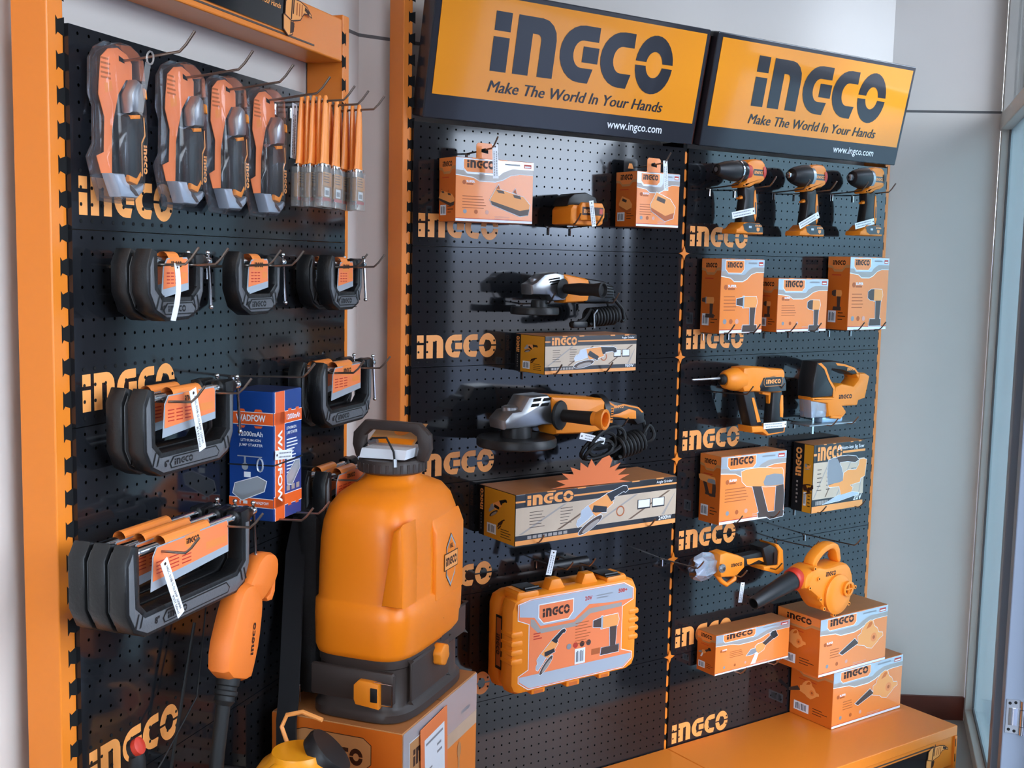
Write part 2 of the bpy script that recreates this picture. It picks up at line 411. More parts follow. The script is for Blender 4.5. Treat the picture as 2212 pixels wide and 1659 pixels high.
# outside ground and hedge seen past the door
b = MB(); b.add([(-3, -14, -0.09), (20, -14, -0.09), (20, 18, -0.09), (-3, 18, -0.09)], [(0, 1, 2, 3)], 'pave'); struct(b.build('pavement', flat=True))
R = random.Random(3)

# ------------------------------------------------------------------ display stands
K_ = [1.637 - 0.3 * k for k in range(-1, 6)]                  # seam heights
PW, PH = 0.89, 0.2985
def panel_mesh():
    b = MB(); r = 0.0027; n = 8
    vs = []; fs = []
    cx = [0.0200 + 0.025 * j for j in range(35)]; cz = [0.0125 + 0.025 * i for i in range(12)]
    # flat face out of cells with octagonal holes
    for z in cz:
        for x in cx:
            b0 = len(vs); h = .0125; h2 = h if z < .28 else PH - z
            sq = [(x + h, z), (x + h, z + h2), (x, z + h2), (x - h, z + h2), (x - h, z), (x - h, z - h), (x, z - h), (x + h, z - h)]
            vs += [(a, 0, c) for a, c in sq]
            vs += [(x + r * cos(2 * pi * k / n), 0, z + r * sin(2 * pi * k / n)) for k in range(n)]
            for k in range(n): fs.append((b0 + k, b0 + (k + 1) % n, b0 + 8 + (k + 1) % n, b0 + 8 + k))
    b.add(vs, fs, 'panel_black')
    x0 = cx[0] - .0125; x1 = cx[-1] + .0125
    b.rect(0, x0, 0, PH, 0, 'panel_black'); b.rect(x1, PW, 0, PH, 0, 'panel_black')
    for p in (((0, 0), (PW, 0)), ((PW, PH), (0, PH)), ((0, PH), (0, 0)), ((PW, 0), (PW, PH))):
        (a, c), (e, f) = p; b.add([(a, 0, c), (e, 0, f), (e, .016, f), (a, .016, c)], [(0, 1, 2, 3)], 'panel_black')
    b.rect(0, PW, 0, PH, .016, 'hole'); b.rect(.002, PW - .002, .002, PH - .002, .006, 'hole')
    b.logo(.0155, .0215, .058, -.0005, 'logo_orange', w=.236)
    for z in cz[:4]:
        for x in cx[:10]:
            b.flat([(x + .003 * cos(2 * pi * k / 10), z + .003 * sin(2 * pi * k / 10)) for k in range(10)], -.0008, 'hole')
    return b
ST = {'A': thing('display_stand', 'left display stand with orange posts, hung with blister packs and black clamps', 'display stand'),
      'B': thing('display_stand', 'double display stand of the middle and right bays under the two tilted signs', 'display stand')}
put(ST['A'], 'A', 0, 0, 0); put(ST['B'], 'B', 0, 0, 0)
bpy.context.view_layer.update()
def part(o, fr, label=None):
    m = o.matrix_world.copy() if 0 else None
    o.parent = ST[fr]; o.matrix_parent_inverse = Matrix.Identity(4)
    if label: o['label'] = label
    for k in ('category', 'group'):
        if k in o: del o[k]
    return o
def putp(o, fr, u, d, z, rx=0.0):
    o.parent = ST[fr]; o.matrix_local = TR((u, -d, z)) @ RX(rx); return o
PM = panel_mesh().build('peg_panel', angle=20)
rows = ['top', 'second', 'third', 'fourth', 'fifth', 'bottom']
bays = (('A', 0.0, 'left bay', 'A'), ('B', 0.0, 'middle bay', 'B'), ('B', 0.905, 'right bay', 'C'))
first = True
for fr, u0, nm, _ in bays:
    for k in range(6):
        o = PM if first else PM.copy()
        if not first: COL.objects.link(o)
        first = False
        putp(o, fr, u0, 0, K_[k + 1])

def post(fr, u0, u1, dep, z0, z1, name, label, kind):
    b = MB(); w = u1 - u0
    b.box(u0, u1, 0.0, dep, z0, z1, 'steel_orange', 0.002)
    zc = z0 + 0.03
    while zc < z1 - 0.02:
        if kind == 'mid':
            b.prism([(-.0035, zc - .016), (.0035, zc - .016), (.0065, zc - .010), (.0065, zc + .010), (.0035, zc + .016), (-.0035, zc + .016), (-.0065, zc + .010), (-.0065, zc - .010)], -.0006, .0, 'hole')
        else:
            c = (u0 + u1) / 2 + (0.009 if kind == 'L' else -0.009); s = 1 if kind == 'L' else -1; x = [c - s * .008, c - s * .004, c + s * .010]
            b.prism([(x[0], zc - .014), (x[1], zc - .009), (x[2], zc - .014), (x[2], zc + .014), (x[1], zc + .009), (x[0], zc + .014)], -.0006, 0, 'hole')
        zc += 0.05 if kind != 'mid' else .05
    return b.build(name, flat=True)
P1 = post('A', -.036, -.001, .064, 0, 2.5, 'display_post', 'tall orange slotted steel post at the left edge, wall behind it bare', 'L'); putp(P1, 'A', 0, -.008, 0)
P2 = post('A', .891, .922, .088, 0, 2.13, 'display_post', 'orange slotted post on the right of the left bay, beside the paint brushes', 'R'); putp(P2, 'A', 0, -.008, 0)
P3 = post('B', -.026, -.001, .070, 0, 2.5, 'display_post', 'orange slotted post left of the middle bay, behind the backpack sprayer', 'L'); putp(P3, 'B', 0, -.008, 0)
P5 = post('B', 1.796, 1.822, .088, 0, 2.0, 'display_post', 'orange slotted post on the far right of the stand next to the bare wall', 'R'); putp(P5, 'B', 0, -.008, 0)
b = MB(); b.box(-.0072, .0072, 0, .088, 0, 1.955, 'hole')
zc = .16
while zc < 1.95:
    b.prism([(-.0045, zc - .014), (0, zc - .019), (.0045, zc - .014), (.0045, zc + .012), (0, zc + .017), (-.0045, zc + .012)], -.004, .001, 'steel_orange'); zc += .05
for z in K_[1:6]: b.prism([(-.02, z), (-.006, z + .004), (0, z + .02), (.006, z + .004), (.02, z), (.006, z - .006), (0, z - .02), (-.006, z - .006)], -.0115, -.0085, 'steel_orange')
o = b.build('divider_post', flat=True); putp(o, 'B', .8975, -.008, 0)

# header beam of the left bay with an open back above the panels
hb = bpy.data.objects.new('header_beam', None); COL.objects.link(hb)
b = MB(); b.box(0.0, .889, .0, .086, 2.028, 2.1195, 'steel_orange', .003)
b.box(-0.0, .76, -.0012, .0, 2.039, 2.0425, 'print_dark'); b.build('beam', hb, flat=True)
b = MB(); b.box(0.06, .665, -.003, -.0012, 2.0465, 2.111, 'panel_black')
b.text('Make The World In Your Hands', .62, 2.0855, .0105, -.0034, 'logo_orange', bold=.012, shear=.25, align='r'); b.build('sign_plate', hb, flat=True)
def grinder_drawing(b, x, z, k, y):
    f = lambda p: [(x + a * k, z + c * k) for a, c in p]
    b.flat(f([(-.36, -.36), (-.12, -.5), (.1, -.44), (.2, -.2), (.1, .04), (-.12, .14), (-.36, 0)]), y, 'logo_orange')
    b.ring(f([(-.36, -.36), (-.12, -.5), (.1, -.44), (.2, -.2), (.1, .04), (-.12, .14), (-.36, 0)]), .03 * k, y - .0003, 'ink')
    b.flat(f([(-.02, -.42), (.16, -.34), (.2, -.12), (0, -.1)]), y - .0005, 'ink')
    b.flat(f([(-.3, .0), (-.26, .36), (-.05, .5), (.5, .5), (.85, .42), (1.1, .25), (1.12, .17), (.9, .22), (.7, .2), (.5, 0), (.05, -.1)]), y - .0008, 'logo_orange')
    b.ring(f([(-.3, .0), (-.26, .36), (-.05, .5), (.5, .5), (.85, .42), (1.1, .25), (1.12, .17), (.9, .22), (.7, .2), (.5, 0), (.05, -.1)]), .028 * k, y - .001, 'ink')
    for a, c in ((.0, -.05), (.1, .1)): b.flat(f([(a, c), (a + .05, c), (a + .12, c + .5), (a + .06, c + .5)]), y - .0011, 'ink')
    for i in range(3): b.flat(f([(.28 + i * .13, .1), (.33 + i * .13, .1), (.36 + i * .13, .42), (.31 + i * .13, .42)]), y - .0011, 'ink_soft')
    b.flat(f([(.72, .3), (.95, .22), (1.0, .3), (.75, .4)]), y - .0011, 'ink')
b = MB(); grinder_drawing(b, .655, 2.077, .078, -.0045); b.build('grinder_drawing', hb, flat=True)
putp(hb, 'A', 0, -.008, 0)

# two tilted sign boxes
def sign_box(u0, label):
    t = thing('sign_board', label, 'sign', 'sign boards above the pegboard')
    w, h = .882, .315
    b = MB(); b.box(0, w, 0, .055, 0, h, 'sign_black', .003); b.build('sign_case', t, flat=True)
    MB().box(.018, w - .014, -.0015, .0, .058, h - .013, 'sign_orange').build('orange_panel', t, flat=True)
    b = MB(); b.logo(.172, .128, .142, -.0022, 'sign_black', w=.588); b.build('logo', t, flat=True)
    b = MB(); b.text('Make The World In Your Hands', .172, .078, .029, -.0022, 'sign_black', w=.575, bold=0.0, shear=.25); b.text('Make The World In Your Hands', .1733, .078, .029, -.0025, 'sign_black', w=.575, bold=0.0, shear=.25)
    b.build('slogan', t, flat=True)
    b = MB(); b.text('www.ingco.com', .565, .022, .022, -.001, 'white', w=.195, bold=.012); b.build('web_address', t, flat=True)
    put(t, 'B', u0, .024, 1.943, rx=11.5); return t
sign_box(0.010, 'large orange and black tilted sign over the middle bay, reflections across it')
sign_box(0.921, 'orange and black tilted sign over the right bay, nearest the bare wall')
b = MB(); b.box(0, .02, 0.02, .05, 0, .30, 'brown'); o = b.build('sign_bracket', flat=True); putp(o, 'B', .8965, .02, 1.945, rx=11.5)

# base trays
def tray(fr, u0, w, label, drawing):
    t = bpy.data.objects.new('base_shelf', None); COL.objects.link(t)
    b = MB(); b.box(0, w, -.372, .0, .0, .0, 'steel_orange') if 0 else None
    b = MB(); b.box(0, w, -.372, -.004, .120, .1525, 'steel_orange', .002); b.build('shelf_top', t, flat=True)
    b = MB(); b.box(.0, w, -.366, -.362, .022, .119, 'steel_orange')
    b.box(.02, w - .115, -.3675, -.366, .1035, .1075, 'print_dark')
    b.box(.02, w - .115, -.3672, -.366, .030, .098, 'panel_black')
    if drawing: grinder_drawing(b, w - .125, .068, .075, -.369)
    b.build('front_board', t, flat=True)
    b = MB()
    for x in (w - .013, .001):
        b.box(x, x + .012, -.374, -.330, 0, .1195, 'steel_orange', .001)
        for z in (.035, .085): b.box(x + .002, x + .005, -.3745, -.374, z, z + .026, 'hole')
    b.box(0, w, -.10, -.02, .0, .119, 'steel_orange')
    b.build('foot', t, flat=True)
    putp(t, fr, u0, 0, 0)
tray('A', -.036, .955, 'orange base shelf of the left bay carrying the sprayer cartons', False)
tray('B', -.026, .923, 'orange base shelf below the middle bay, mostly empty', False)
tray('B', .8985, .918, 'orange base shelf below the right bay carrying the stacked blower cartons', True)

# ------------------------------------------------------------------ peg hooks
def hook_mesh(L, tip=.030, foot=True, rise=.006, r=.0021, span=None):
    b = MB()
    b.tube([(0, .006, 0), (0, -.004, 0), (0, -L * .5, rise * .4), (0, -L, rise), (0, -L - tip * .35, rise + tip * .3), (0, -L - tip * .8, rise + tip * .85)], r, 'wire', 8)
    if foot:
        b.tube([(-.008, -.002, -.001), (.008, -.002, -.001)], r, 'wire', 6); b.tube([(0, -.003, 0), (0, -.003, -.022)], r * .95, 'chrome', 6)
    return b
HK = {}
def hook(fr, u, z, L, where, tip=.030, foot=True, rise=.006):
    k = (L, tip, foot, rise)
    if k not in HK: HK[k] = hook_mesh(L, tip, foot, rise).build('peg_hook'); o = HK[k]
    else: o = HK[k].copy(); COL.objects.link(o)
    tag(o, 'steel peg hook ' + where, 'hook', 'steel peg hooks'); put(o, fr, u, 0, z); return o

# ------------------------------------------------------------------ price tags
def price_tag(lab, L, w, lines=2, t1=None, t2=None, bend=0.0, dot=True):
    """strip hanging down from its origin, x across, facing -y"""
    b = MB(); n = 8; vs = []; fs = []
    for i in range(n + 1):
        z = -L * i / n; y = -bend * sin(pi * i / n)
        vs += [(-w / 2, y, z), (w / 2, y, z)]
    for i in range(n): fs.append((2 * i, 2 * i + 1, 2 * i + 3, 2 * i + 2))
    b.add(vs, fs, 'white')
    b.add([(x, y + .0006, z) for x, y, z in vs], fs, 'white')
    if t1:
        b.text(t1, -w * .02 , -.012, w * .27, -bend - .0006, 'ink', w=L * .78, vert=True)
        b.text(t2, -w * .40, -L * .60, w * .27, -bend - .0006, 'ink', w=L * .33, vert=True)
    elif not bend:
        R = random.Random(int(L * 1e5))
        for x in (-.22, .2):
            z = -L * .2
            while z > -L * .92:
                l = R.uniform(.002, .006); b.rect(x * w - w * .08, x * w + w * .08, z - l, z, -.0005, 'print_grey'); z -= l + .0015
    if dot: b.flat([(w * .14 * cos(a * pi / 4), -.006 + w * .14 * sin(a * pi / 4)) for a in range(8)], -.0006 - (bend * .2), 'ink')
    o = b.build('price_tag', flat=True); tag(o, lab, 'price tag', 'white price tags'); return o

# ------------------------------------------------------------------ side-view outlines (millimetres)
O_HAMMER = {'body': [(-155, 34), (-127, 41), (-60, 42), (0, 37), (20, 33), (71, 30), (78, 19), (79, 1), (80, -35), (65, -40), (-16, -36), (-41, -33), (-94, -29), (-124, -24), (-149, -4)],
 'dark': [(-18, 8), (26, 12), (72, 6), (80, -10), (81, -35), (14, -35), (-26, -31), (-32, -16)],
 'strut': [(-92, -27), (-42, -32), (3, -144), (-49, -139)], 'stripe': [(-54, -50), (-44, -50), (-12, -124), (-26, -125)],
 'grip': [(40, -38), (82, -35), (88, -71), (88, -114), (83, -147), (36, -142), (38, -90)],
 'gstripe': [(73, -49), (83, -49), (87, -92), (87, -118), (74, -115), (70, -77)],
 'trig': [(4, -35), (46, -35), (48, -72), (37, -74), (34, -50), (5, -44)],
 'foot': [(-59, -134), (-10, -136), (88, -139), (86, -162), (12, -167), (-9, -155), (-53, -154)]}
O_JIG = {'front': [(-106, 92), (-69, 97), (-47, 89), (-22, 44), (-14, 15), (-17, -18), (-39, -21), (-115, -15), (-116, 37)],
 'upper': [(-101, 94), (-26, 95), (24, 88), (80, 72), (97, 52), (70, 46), (20, 62), (-30, 68), (-40, 38), (-15, 14), (-22, -18), (-114, -18), (-115, 30)],
 'lower': [(-115, -15), (-17, -18), (-9, 14), (20, 22), (75, 12), (95, 30), (100, 52), (129, 51), (150, 41), (133, -30), (102, -36), (98, -51), (29, -50), (47, -66), (37, -82), (-35, -80), (-43, -39), (-110, -28)],
 'hgrip': [(-28, 92), (25, 86), (76, 72), (97, 51), (66, 47), (20, 63), (-18, 70)],
 'shoe': [(-162, -94), (-56, -79), (43, -85), (84, -98), (84, -104), (-49, -104)]}
O_SHEAR = {'body': [(-101, 41), (-73, 44), (-22, 27), (2, 16), (4, -13), (-31, -37), (-94, -30), (-105, 5)],
 'loop': [(-94, -22), (-31, -37), (-8, -16), (-4, -55), (-36, -71), (-61, -60)],
 'handle': [(-25, 22), (29, 23), (87, 26), (95, -15), (31, -15), (-1, -16)], 'hstripe': [(17, 9), (88, 6), (95, -11), (69, 0), (30, -9), (21, -7)],
 'back': [(73, 39), (105, 46), (139, 31), (145, -24), (96, -20), (84, 10)],
 'bat': [(120, 47), (138, 42), (159, 23), (167, -41), (144, -52), (77, -30), (76, -18), (138, -22), (140, 20)]}
O_BLOW = {'nozzle': [(-368, 23), (-191, 61), (-158, 10), (-341, -4)],
 'body': [(-155, 65), (-119, 70), (-107, 91), (-55, 122), (-6, 127), (23, 113), (33, 64), (60, 37), (71, -3), (112, -21), (110, -47), (71, -51), (44, -66), (-25, -89), (-75, -63), (-98, -36), (-174, 3), (-162, 16)]}
O_GR = {'head': [(-214, 6), (-191, 27), (-164, 29), (-141, 62), (-81, 64), (-72, 57), (-62, -14), (-95, -12), (-119, -17), (-210, -17)],
 'orange': [(-77, 62), (97, 45), (107, 10), (106, -38), (48, -43), (-57, -37), (-66, -13)],
 'black': [(84, 48), (163, 30), (227, 18), (253, -1), (252, -30), (225, -32), (215, -17), (129, -8), (125, -22), (95, -20)],
 'inset': [(133, 2), (195, 14), (223, 4), (222, -17), (169, -11), (133, -3)]}
def circ(x, z, r, n=14, ry=None): return [(x + r * cos(2 * pi * k / n), z + (ry or r) * sin(2 * pi * k / n)) for k in range(n)]
PICS = {
 'hammer': [(O_HAMMER['body'], 'logo_orange'), (O_HAMMER['strut'], 'print_dark'), (O_HAMMER['grip'], 'print_dark'), (O_HAMMER['foot'], 'print_dark'), (O_HAMMER['dark'], 'print_grey')],
 'jig': [(O_JIG['lower'], 'logo_orange'), (O_JIG['upper'], 'print_dark'), (O_JIG['shoe'], 'card_silver'), (O_JIG['front'], 'print_grey')],
 'shear': [([(-190, -60), (-150, -78), (-92, -30), (-100, 0), (-160, -40)], 'card_edge'), ([(-210, 30), (-150, 46), (-95, 25), (-100, -8), (-150, 0)], 'print_grey'), (O_SHEAR['body'], 'logo_orange'), (O_SHEAR['handle'], 'print_dark'), (O_SHEAR['back'], 'box_black')],
 'blower': [(O_BLOW['nozzle'], 'print_dark'), (O_BLOW['body'], 'logo_orange'), (circ(10, -16, 34), 'card_orange'), (circ(10, -16, 14), 'ink_soft'), ([(-60, 78), (-20, 112), (8, 112), (14, 96), (-6, 78)], 'card_deep')],
 'grinder': [(circ(-120, -62, 110, 16, 26), 'print_dark'), (circ(-120, -70, 80, 16, 16), 'card_grey'), (O_GR['head'], 'card_silver'), (O_GR['orange'], 'logo_orange'), (O_GR['black'], 'box_black'), ([(-70, 10), (-50, -10), (30, -60), (50, -30), (-40, 40)], 'box_black')],
 'drill': [([(-120, 20), (-60, 30), (-60, -26), (-120, -16)], 'print_dark'), ([(-60, 32), (50, 34), (60, 0), (50, -32), (-55, -34)], 'logo_orange'), ([(-5, -32), (45, -32), (38, -140), (0, -140)], 'print_dark'), ([(-60, -140), (60, -140), (62, -180), (-66, -180)], 'print_dark'), ([(-66, 36), (-54, 36), (-54, -34), (-66, -34)], 'card_silver')],
 'impact': [([(-75, 20), (-50, 34), (-10, 36), (-10, -32), (-50, -30), (-75, -16)], 'print_dark'), ([(-20, 36), (50, 34), (60, 0), (50, -32), (-20, -34)], 'logo_orange'), ([(-5, -32), (45, -32), (38, -140), (0, -140)], 'print_dark'), ([(-50, -140), (50, -140), (52, -180), (-56, -180)], 'print_dark')],
 'charger2': [([(-170, 0), (-120, 80), (110, 30), (165, -20), (150, -90), (80, -100), (-150, -30)], 'logo_orange'), ([(-165, -5), (80, -65), (160, -50), (150, -92), (80, -102), (-152, -32)], 'print_dark'),
   ([(-120, 70), (-60, 66), (-50, 46), (-100, 50)], 'print_dark'), ([(20, 44), (80, 36), (90, 14), (30, 24)], 'print_dark'), ([(-120, 80), (-100, 104), (-88, 74)], 'ink_soft'), ([(20, 60), (40, 82), (52, 48)], 'ink_soft')],
 'charger1': [([(-110, 10), (-60, 90), (60, 50), (105, 0), (90, -70), (20, -90), (-100, -30)], 'logo_orange'), ([(-105, -8), (20, -58), (95, -35), (88, -72), (18, -92), (-98, -32)], 'ink_soft'), ([(-50, 66), (20, 46), (10, 20), (-60, 40)], 'print_dark')],
 'power': [([(-120, -30), (-100, 30), (60, 70), (120, 40), (100, -20), (-60, -75)], 'print_grey'), ([(-110, -18), (-95, 30), (55, 66), (105, 40), (90, 0), (-55, -48)], 'card_silver')],
}
def pic(b, kind, x, z, k, y, rot=0, halo=True, mono=None):
    """k = metres of picture per metre of thing; drawn round (x, z)"""
    c, s = cos(radians(rot)), sin(radians(rot)); f = lambda p: [(x + (a * c - e * s) * k / 1000, z + (a * s + e * c) * k / 1000) for a, e in p]
    if halo:
        for p, m in PICS[kind]:
            q = f(p); b.flat(inset(q, -.0015), y, 'card_edge')
    for i, (p, m) in enumerate(PICS[kind]): b.flat(f(p), y - .0002 - .0001 * i, mono or m)

def barcode(b, x, z, w, h, y):
    b.rect(x, x + w, z, z + h, y, 'card_edge'); n = 8; R = random.Random(2)
    for i in range(n): b.rect(x + w * (.12 + .76 * i / n), x + w * (.12 + .76 * (i + R.uniform(.3, .75)) / n), z + h * .14, z + h * .86 if i % 3 else z + h * .8, y - .0002, 'barcode')
def silver_head(b, w, h, y, th, badge=True, narrow=False, lw=.42):
    """silver band with the stepped lower edge, plate with logo"""
    g = .055 * th / .04
    b.flat([(0, h), (w, h), (w, h - th * 1.05), (w * .82, h - th * 1.05), (w * .70, h - th * 1.22), (w * .60, h - th * 1.62), (w * .5, h - th * 1.82), (w * .30, h - th * 1.82), (w * .22, h - th * 1.55), (0, h - th * 1.40)], y, 'card_edge')
    b.flat([(0, h), (w, h), (w, h - th * 1.0), (w * .82, h - th * 1.0), (w * .70, h - th * 1.16), (w * .59, h - th * 1.56), (w * .5, h - th * 1.74), (w * .30, h - th * 1.74), (w * .22, h - th * 1.48), (0, h - th * 1.33)], y - .0002, 'card_grey')
    b.flat([(0, h), (w, h), (w, h - th * .62), (w * .72, h - th * .62), (w * .60, h - th * .95), (w * .55, h - th * 1.25), (w * .14, h - th * 1.25), (w * .10, h - th * .98), (0, h - th * .98)], y - .0004, 'card_silver')
    lx = w * .10; l2 = w * lw
    P = [(lx, h - th * .12), (lx + l2, h - th * .12), (lx + l2, h - th * .8), (lx + l2 - th * .3, h - th * 1.08), (lx + th * .3, h - th * 1.08), (lx, h - th * .8)]
    b.flat(inset(P, -.0018), y - .0005, 'card_edge'); b.flat(P, y - .0006, 'card_orange')
    lh = min((l2 * .82) / LW * 1.06, th * .62); b.logo(lx + l2 * .09, h - th * .45 - lh / 2, lh, y - .0009, 'ink', w=l2 * .82)
    if badge:
        b.rect(w * .87, w * .97, h - th * .5, h - th * .18, y - .0006, 'red'); b.rect(w * .88, w * .96, h - th * .44, h - th * .32, y - .0008, 'card_edge')
        b.rect(w * .62, w * .82, h - th * .36, h - th * .22, y - .0006, 'print_grey')
def carton_silver(name, label, w, h, d, pk, pp, sp, tab=None, th=None, super_at=None, group='orange tool cartons', lines_at=None, top='card_orange'):
    """origin: bottom left front corner; front at y=0, depth to +d"""
    th = th or h * .18; b = MB()
    b.box(0, w, 0, d, 0, h, 'card_deep', .0012)
    y = -.0004
    b.rect(.001, w - .001, .001, h - .001, y, 'card_orange')
    silver_head(b, w, h - .001, y - .0002, th)
    b.rect(.001, w - .001, .001, h * .045, y - .0003, 'card_edge'); b.rect(.001, w - .001, h * .045, h * .055, y - .0003, 'red')
    pic(b, pk, w * pp[0], h * pp[1], pp[2], y - .0008, pp[3] if len(pp) > 3 else 0)
    sx, sz = super_at or (w * .08, h * .62)
    b.flat(circ(sx + h * .03, sz, h * .035), y - .0004, 'ink_soft'); b.text('SUPER', sx + h * .07, sz, h * .035, y - .0004, 'card_edge', w=h * .16, bold=.03); b.rect(sx + h * .07, sx + h * .2, sz - h * .035, sz - h * .008, y - .0004, 'ink_soft')
    lx, lz, lw_, ln = lines_at or (w * .08, h * .50, w * .3, 5)
    b.lines(lx, lx + lw_, lz, ln, h * .045, h * .012, y - .0004, 'ink_soft', 5)
    for i in range(3): b.flat(circ(w * (.12 + i * .14), h * .16, h * .035, 10), y - .0004, ('print_grey', 'ink_soft', 'pink')[i])
    b.lines(w * .5, w * .8, h * .10, 2, h * .03, h * .01, y - .0004, 'pink', 4)
    # side face
    b.at(TR((0, d, 0)) @ RZ(-90)); b.rect(.001, d - .001, .001, h - .001, y, 'card_deep')
    b.flat([(0, h), (d, h), (d, h - th * .95), (d * .8, h - th * .95), (d * .66, h - th * 1.3), (d * .3, h - th * 1.3), (d * .2, h - th * 1.0), (0, h - th * .95)], y - .0001, 'kraft')
    b.flat([(0, h), (d, h), (d, h - th * .70), (d * .8, h - th * .70), (d * .66, h - th * 1.1), (d * .3, h - th * 1.1), (d * .2, h - th * .8), (0, h - th * .72)], y - .0002, 'card_orange')
    lw2 = d * .58; b.logo(d * .22, h - th * .72, min(lw2 / LW * 1.2, th * .5), y - .0004, 'ink', w=lw2)
    pic(b, pk, d * .5, h * (pp[1] + .02), sp, y - .0004, pp[3] if len(pp) > 3 else 0, halo=False)
    barcode(b, d * .10, h * .10, d * .36, h * .16, y - .0003); b.lines(d * .55, d * .9, h * .24, 3, h * .045, h * .012, y - .0003, 'ink', 8)
    b.lines(d * .2, d * .85, h - th * 1.55, 1, h * .05, h * .012, y - .0003, 'red', 8)
    b.at(Matrix.Identity(4))
    # top flap seams
    b.box(w * .2, w * .3, -.0012, .004, h - .002, h + .0006, top); b.box(w * .55, w * .65, -.0012, .004, h - .002, h + .0006, top)
    b.box(.002, w - .002, .002, d - .002, h, h + .0006, 'card_top')
    o = b.build(name, flat=True); tag(o, label, 'carton', group)
    return o
def carton_black(name, label, w, h, d, pk, pp, txt, txt2, sidew, logo_w, lw_y, group='black and orange tool cartons'):
    b = MB(); b.box(0, w, 0, d, 0, h, 'box_black', .0012); y = -.0004
    b.rect(.001, w - .001, h * .20, h * .74, y, 'wood_print')
    for i in range(5):
        x = w * (.02 + .22 * i); b.flat([(x, h * .22), (x + w * .02, h * .22), (min(w, x + w * .28), h * .72), (min(w, x + w * .26), h * .72)], y - .0002, 'wood_line' if i % 2 else 'card_grey')
    b.rect(.001, w - .001, .001, h * .10, y, 'logo_orange'); b.rect(.001, w - .001, h * .10, h * .2, y, 'box_black')
    b.rect(0, w, h * .84, h * .875, y - .0001, 'logo_orange')
    lh = h * .20; b.rect(w * .055, w * .055 + logo_w + .008, h * .74, h, y - .0003, 'box_black'); b.logo(w * .06 + .003, h * .765, lh, y - .0005, 'logo_orange', w=logo_w)
    pic(b, pk, w * pp[0], h * pp[1], pp[2], y - .0006, pp[3])
    b.lines(w * .08, w * .2, h * .64, 6, h * .06, h * .012, y - .0004, 'print_dark', 4); b.lines(w * .26, w * .34, h * .64, 6, h * .06, h * .012, y - .0004, 'print_dark', 6)
    for i in range(2): b.rect(w * (.74 + i * .095), w * (.825 + i * .095), h * .40, h * .60, y - .0004, 'box_black'); b.rect(w * (.745 + i * .095), w * (.82 + i * .095), h * .43, h * .59, y - .0006, 'card_edge')
    b.ring(circ(w * .63, h * .42, h * .11), h * .025, y - .0005, 'ink_soft')
    b.text(txt, w * .97, h * .115, h * .085, y - .0006, 'white', align='r', bold=.02); b.text(txt2, w * .97, h * .90, h * .055, y - .0006, 'white', align='r', bold=.01)
    for i in range(8): b.rect(w * (.07 + i * .03), w * (.093 + i * .03), h * .115, h * .175, y - .0004, 'card_grey')
    b.at(TR((0, d, 0)) @ RZ(-90)); s0 = d * sidew
    b.rect(.001, d - .001, .001, h - .001, y, 'box_black'); b.rect(s0, d - .001, .001, h - .001, y - .0002, 'box_yellow')
    b.logo(0, 0, 0, 0, 'box_black', w=.0001) if 0 else None
    T0 = b.T.copy(); b.at(T0 @ TR((s0 * .28, 0, h * .52)) @ RY(-90)); b.logo(0, -s0 * .5, s0 * .5, y - .0004, 'logo_orange', w=h * .42); b.at(T0)
    b.lines(s0 * .4, s0 * .6, h * .45, 6, h * .06, h * .03, y - .0004, 'card_grey', 9)
    pic(b, pk, s0 + (d - s0) * .42, h * .68, pp[2] * .40 * min(1, (d - s0) / .12) * (1.2 if d > .12 else 1), y - .0004, pp[3], halo=False)
    pic(b, pk, s0 + (d - s0) * .55, h * .36, pp[2] * .22, y - .0004, pp[3] + 10, halo=False, mono='ink')
    barcode(b, s0 + (d - s0) * .10, h * .10, (d - s0) * .3, h * .2, y - .0004); b.lines(s0 + (d - s0) * .55, d * .96, h * .26, 4, h * .05, h * .015, y - .0004, 'ink', 3)
    b.at(Matrix.Identity(4)); b.box(.002, w - .002, .002, d - .002, h, h + .0006, 'card_top')
    for x in (.18, .36, .7, .86): b.box(w * x, w * (x + .05), -.001, .004, h - .002, h + .0008, 'logo_orange')
    o = b.build(name, flat=True); tag(o, label, 'carton', group); return o

# ------------------------------------------------------------------ cartons of the middle and right bays
o = carton_silver('carton', 'hanging orange carton with a twin-slot charger pictured, top left of the middle bay', .229, .153, .075, 'charger2', (.70, .36, .36), .22, th=.030, super_at=(.02, .094), lines_at=(.02, .062, .07, 5)); put(o, 'B', .066, .088, 1.697)
b = MB(); P = [(0, 0), (.048, 0), (.048, .034), (.043, .039), (.005, .039), (0, .034)]; b.prism(P, -.0006, .0006, 'card_orange'); b.flat([(.014, .017), (.034, .014), (.034, .022), (.026, .027), (.014, .024)], -.001, 'hole')
hm = b.build('hang_tab', o, flat=True); hm.location = (.062, .006, .152)
o2 = carton_silver('carton', 'narrow hanging orange carton with a single charger pictured, top right of the middle bay', .154, .146, .085, 'charger1', (.62, .38, .42), .26, th=.030, super_at=(.012, .086), lines_at=(.012, .060, .045, 5)); put(o2, 'B', .63, .096, 1.704)
h2 = hm.copy(); COL.objects.link(h2); h2.parent = o2; h2.location = (.045, .012, .146)
h3 = MB(); h3.prism(P, -.0006, .0006, 'box_black'); h3.flat([(.014, .012), (.034, .012), (.028, .026), (.018, .026)], -.001, 'logo_orange'); h3 = h3.build('hang_tab', o2, flat=True); h3.location = (.012, .07, .146); h3['label'] = 'black rear tab'
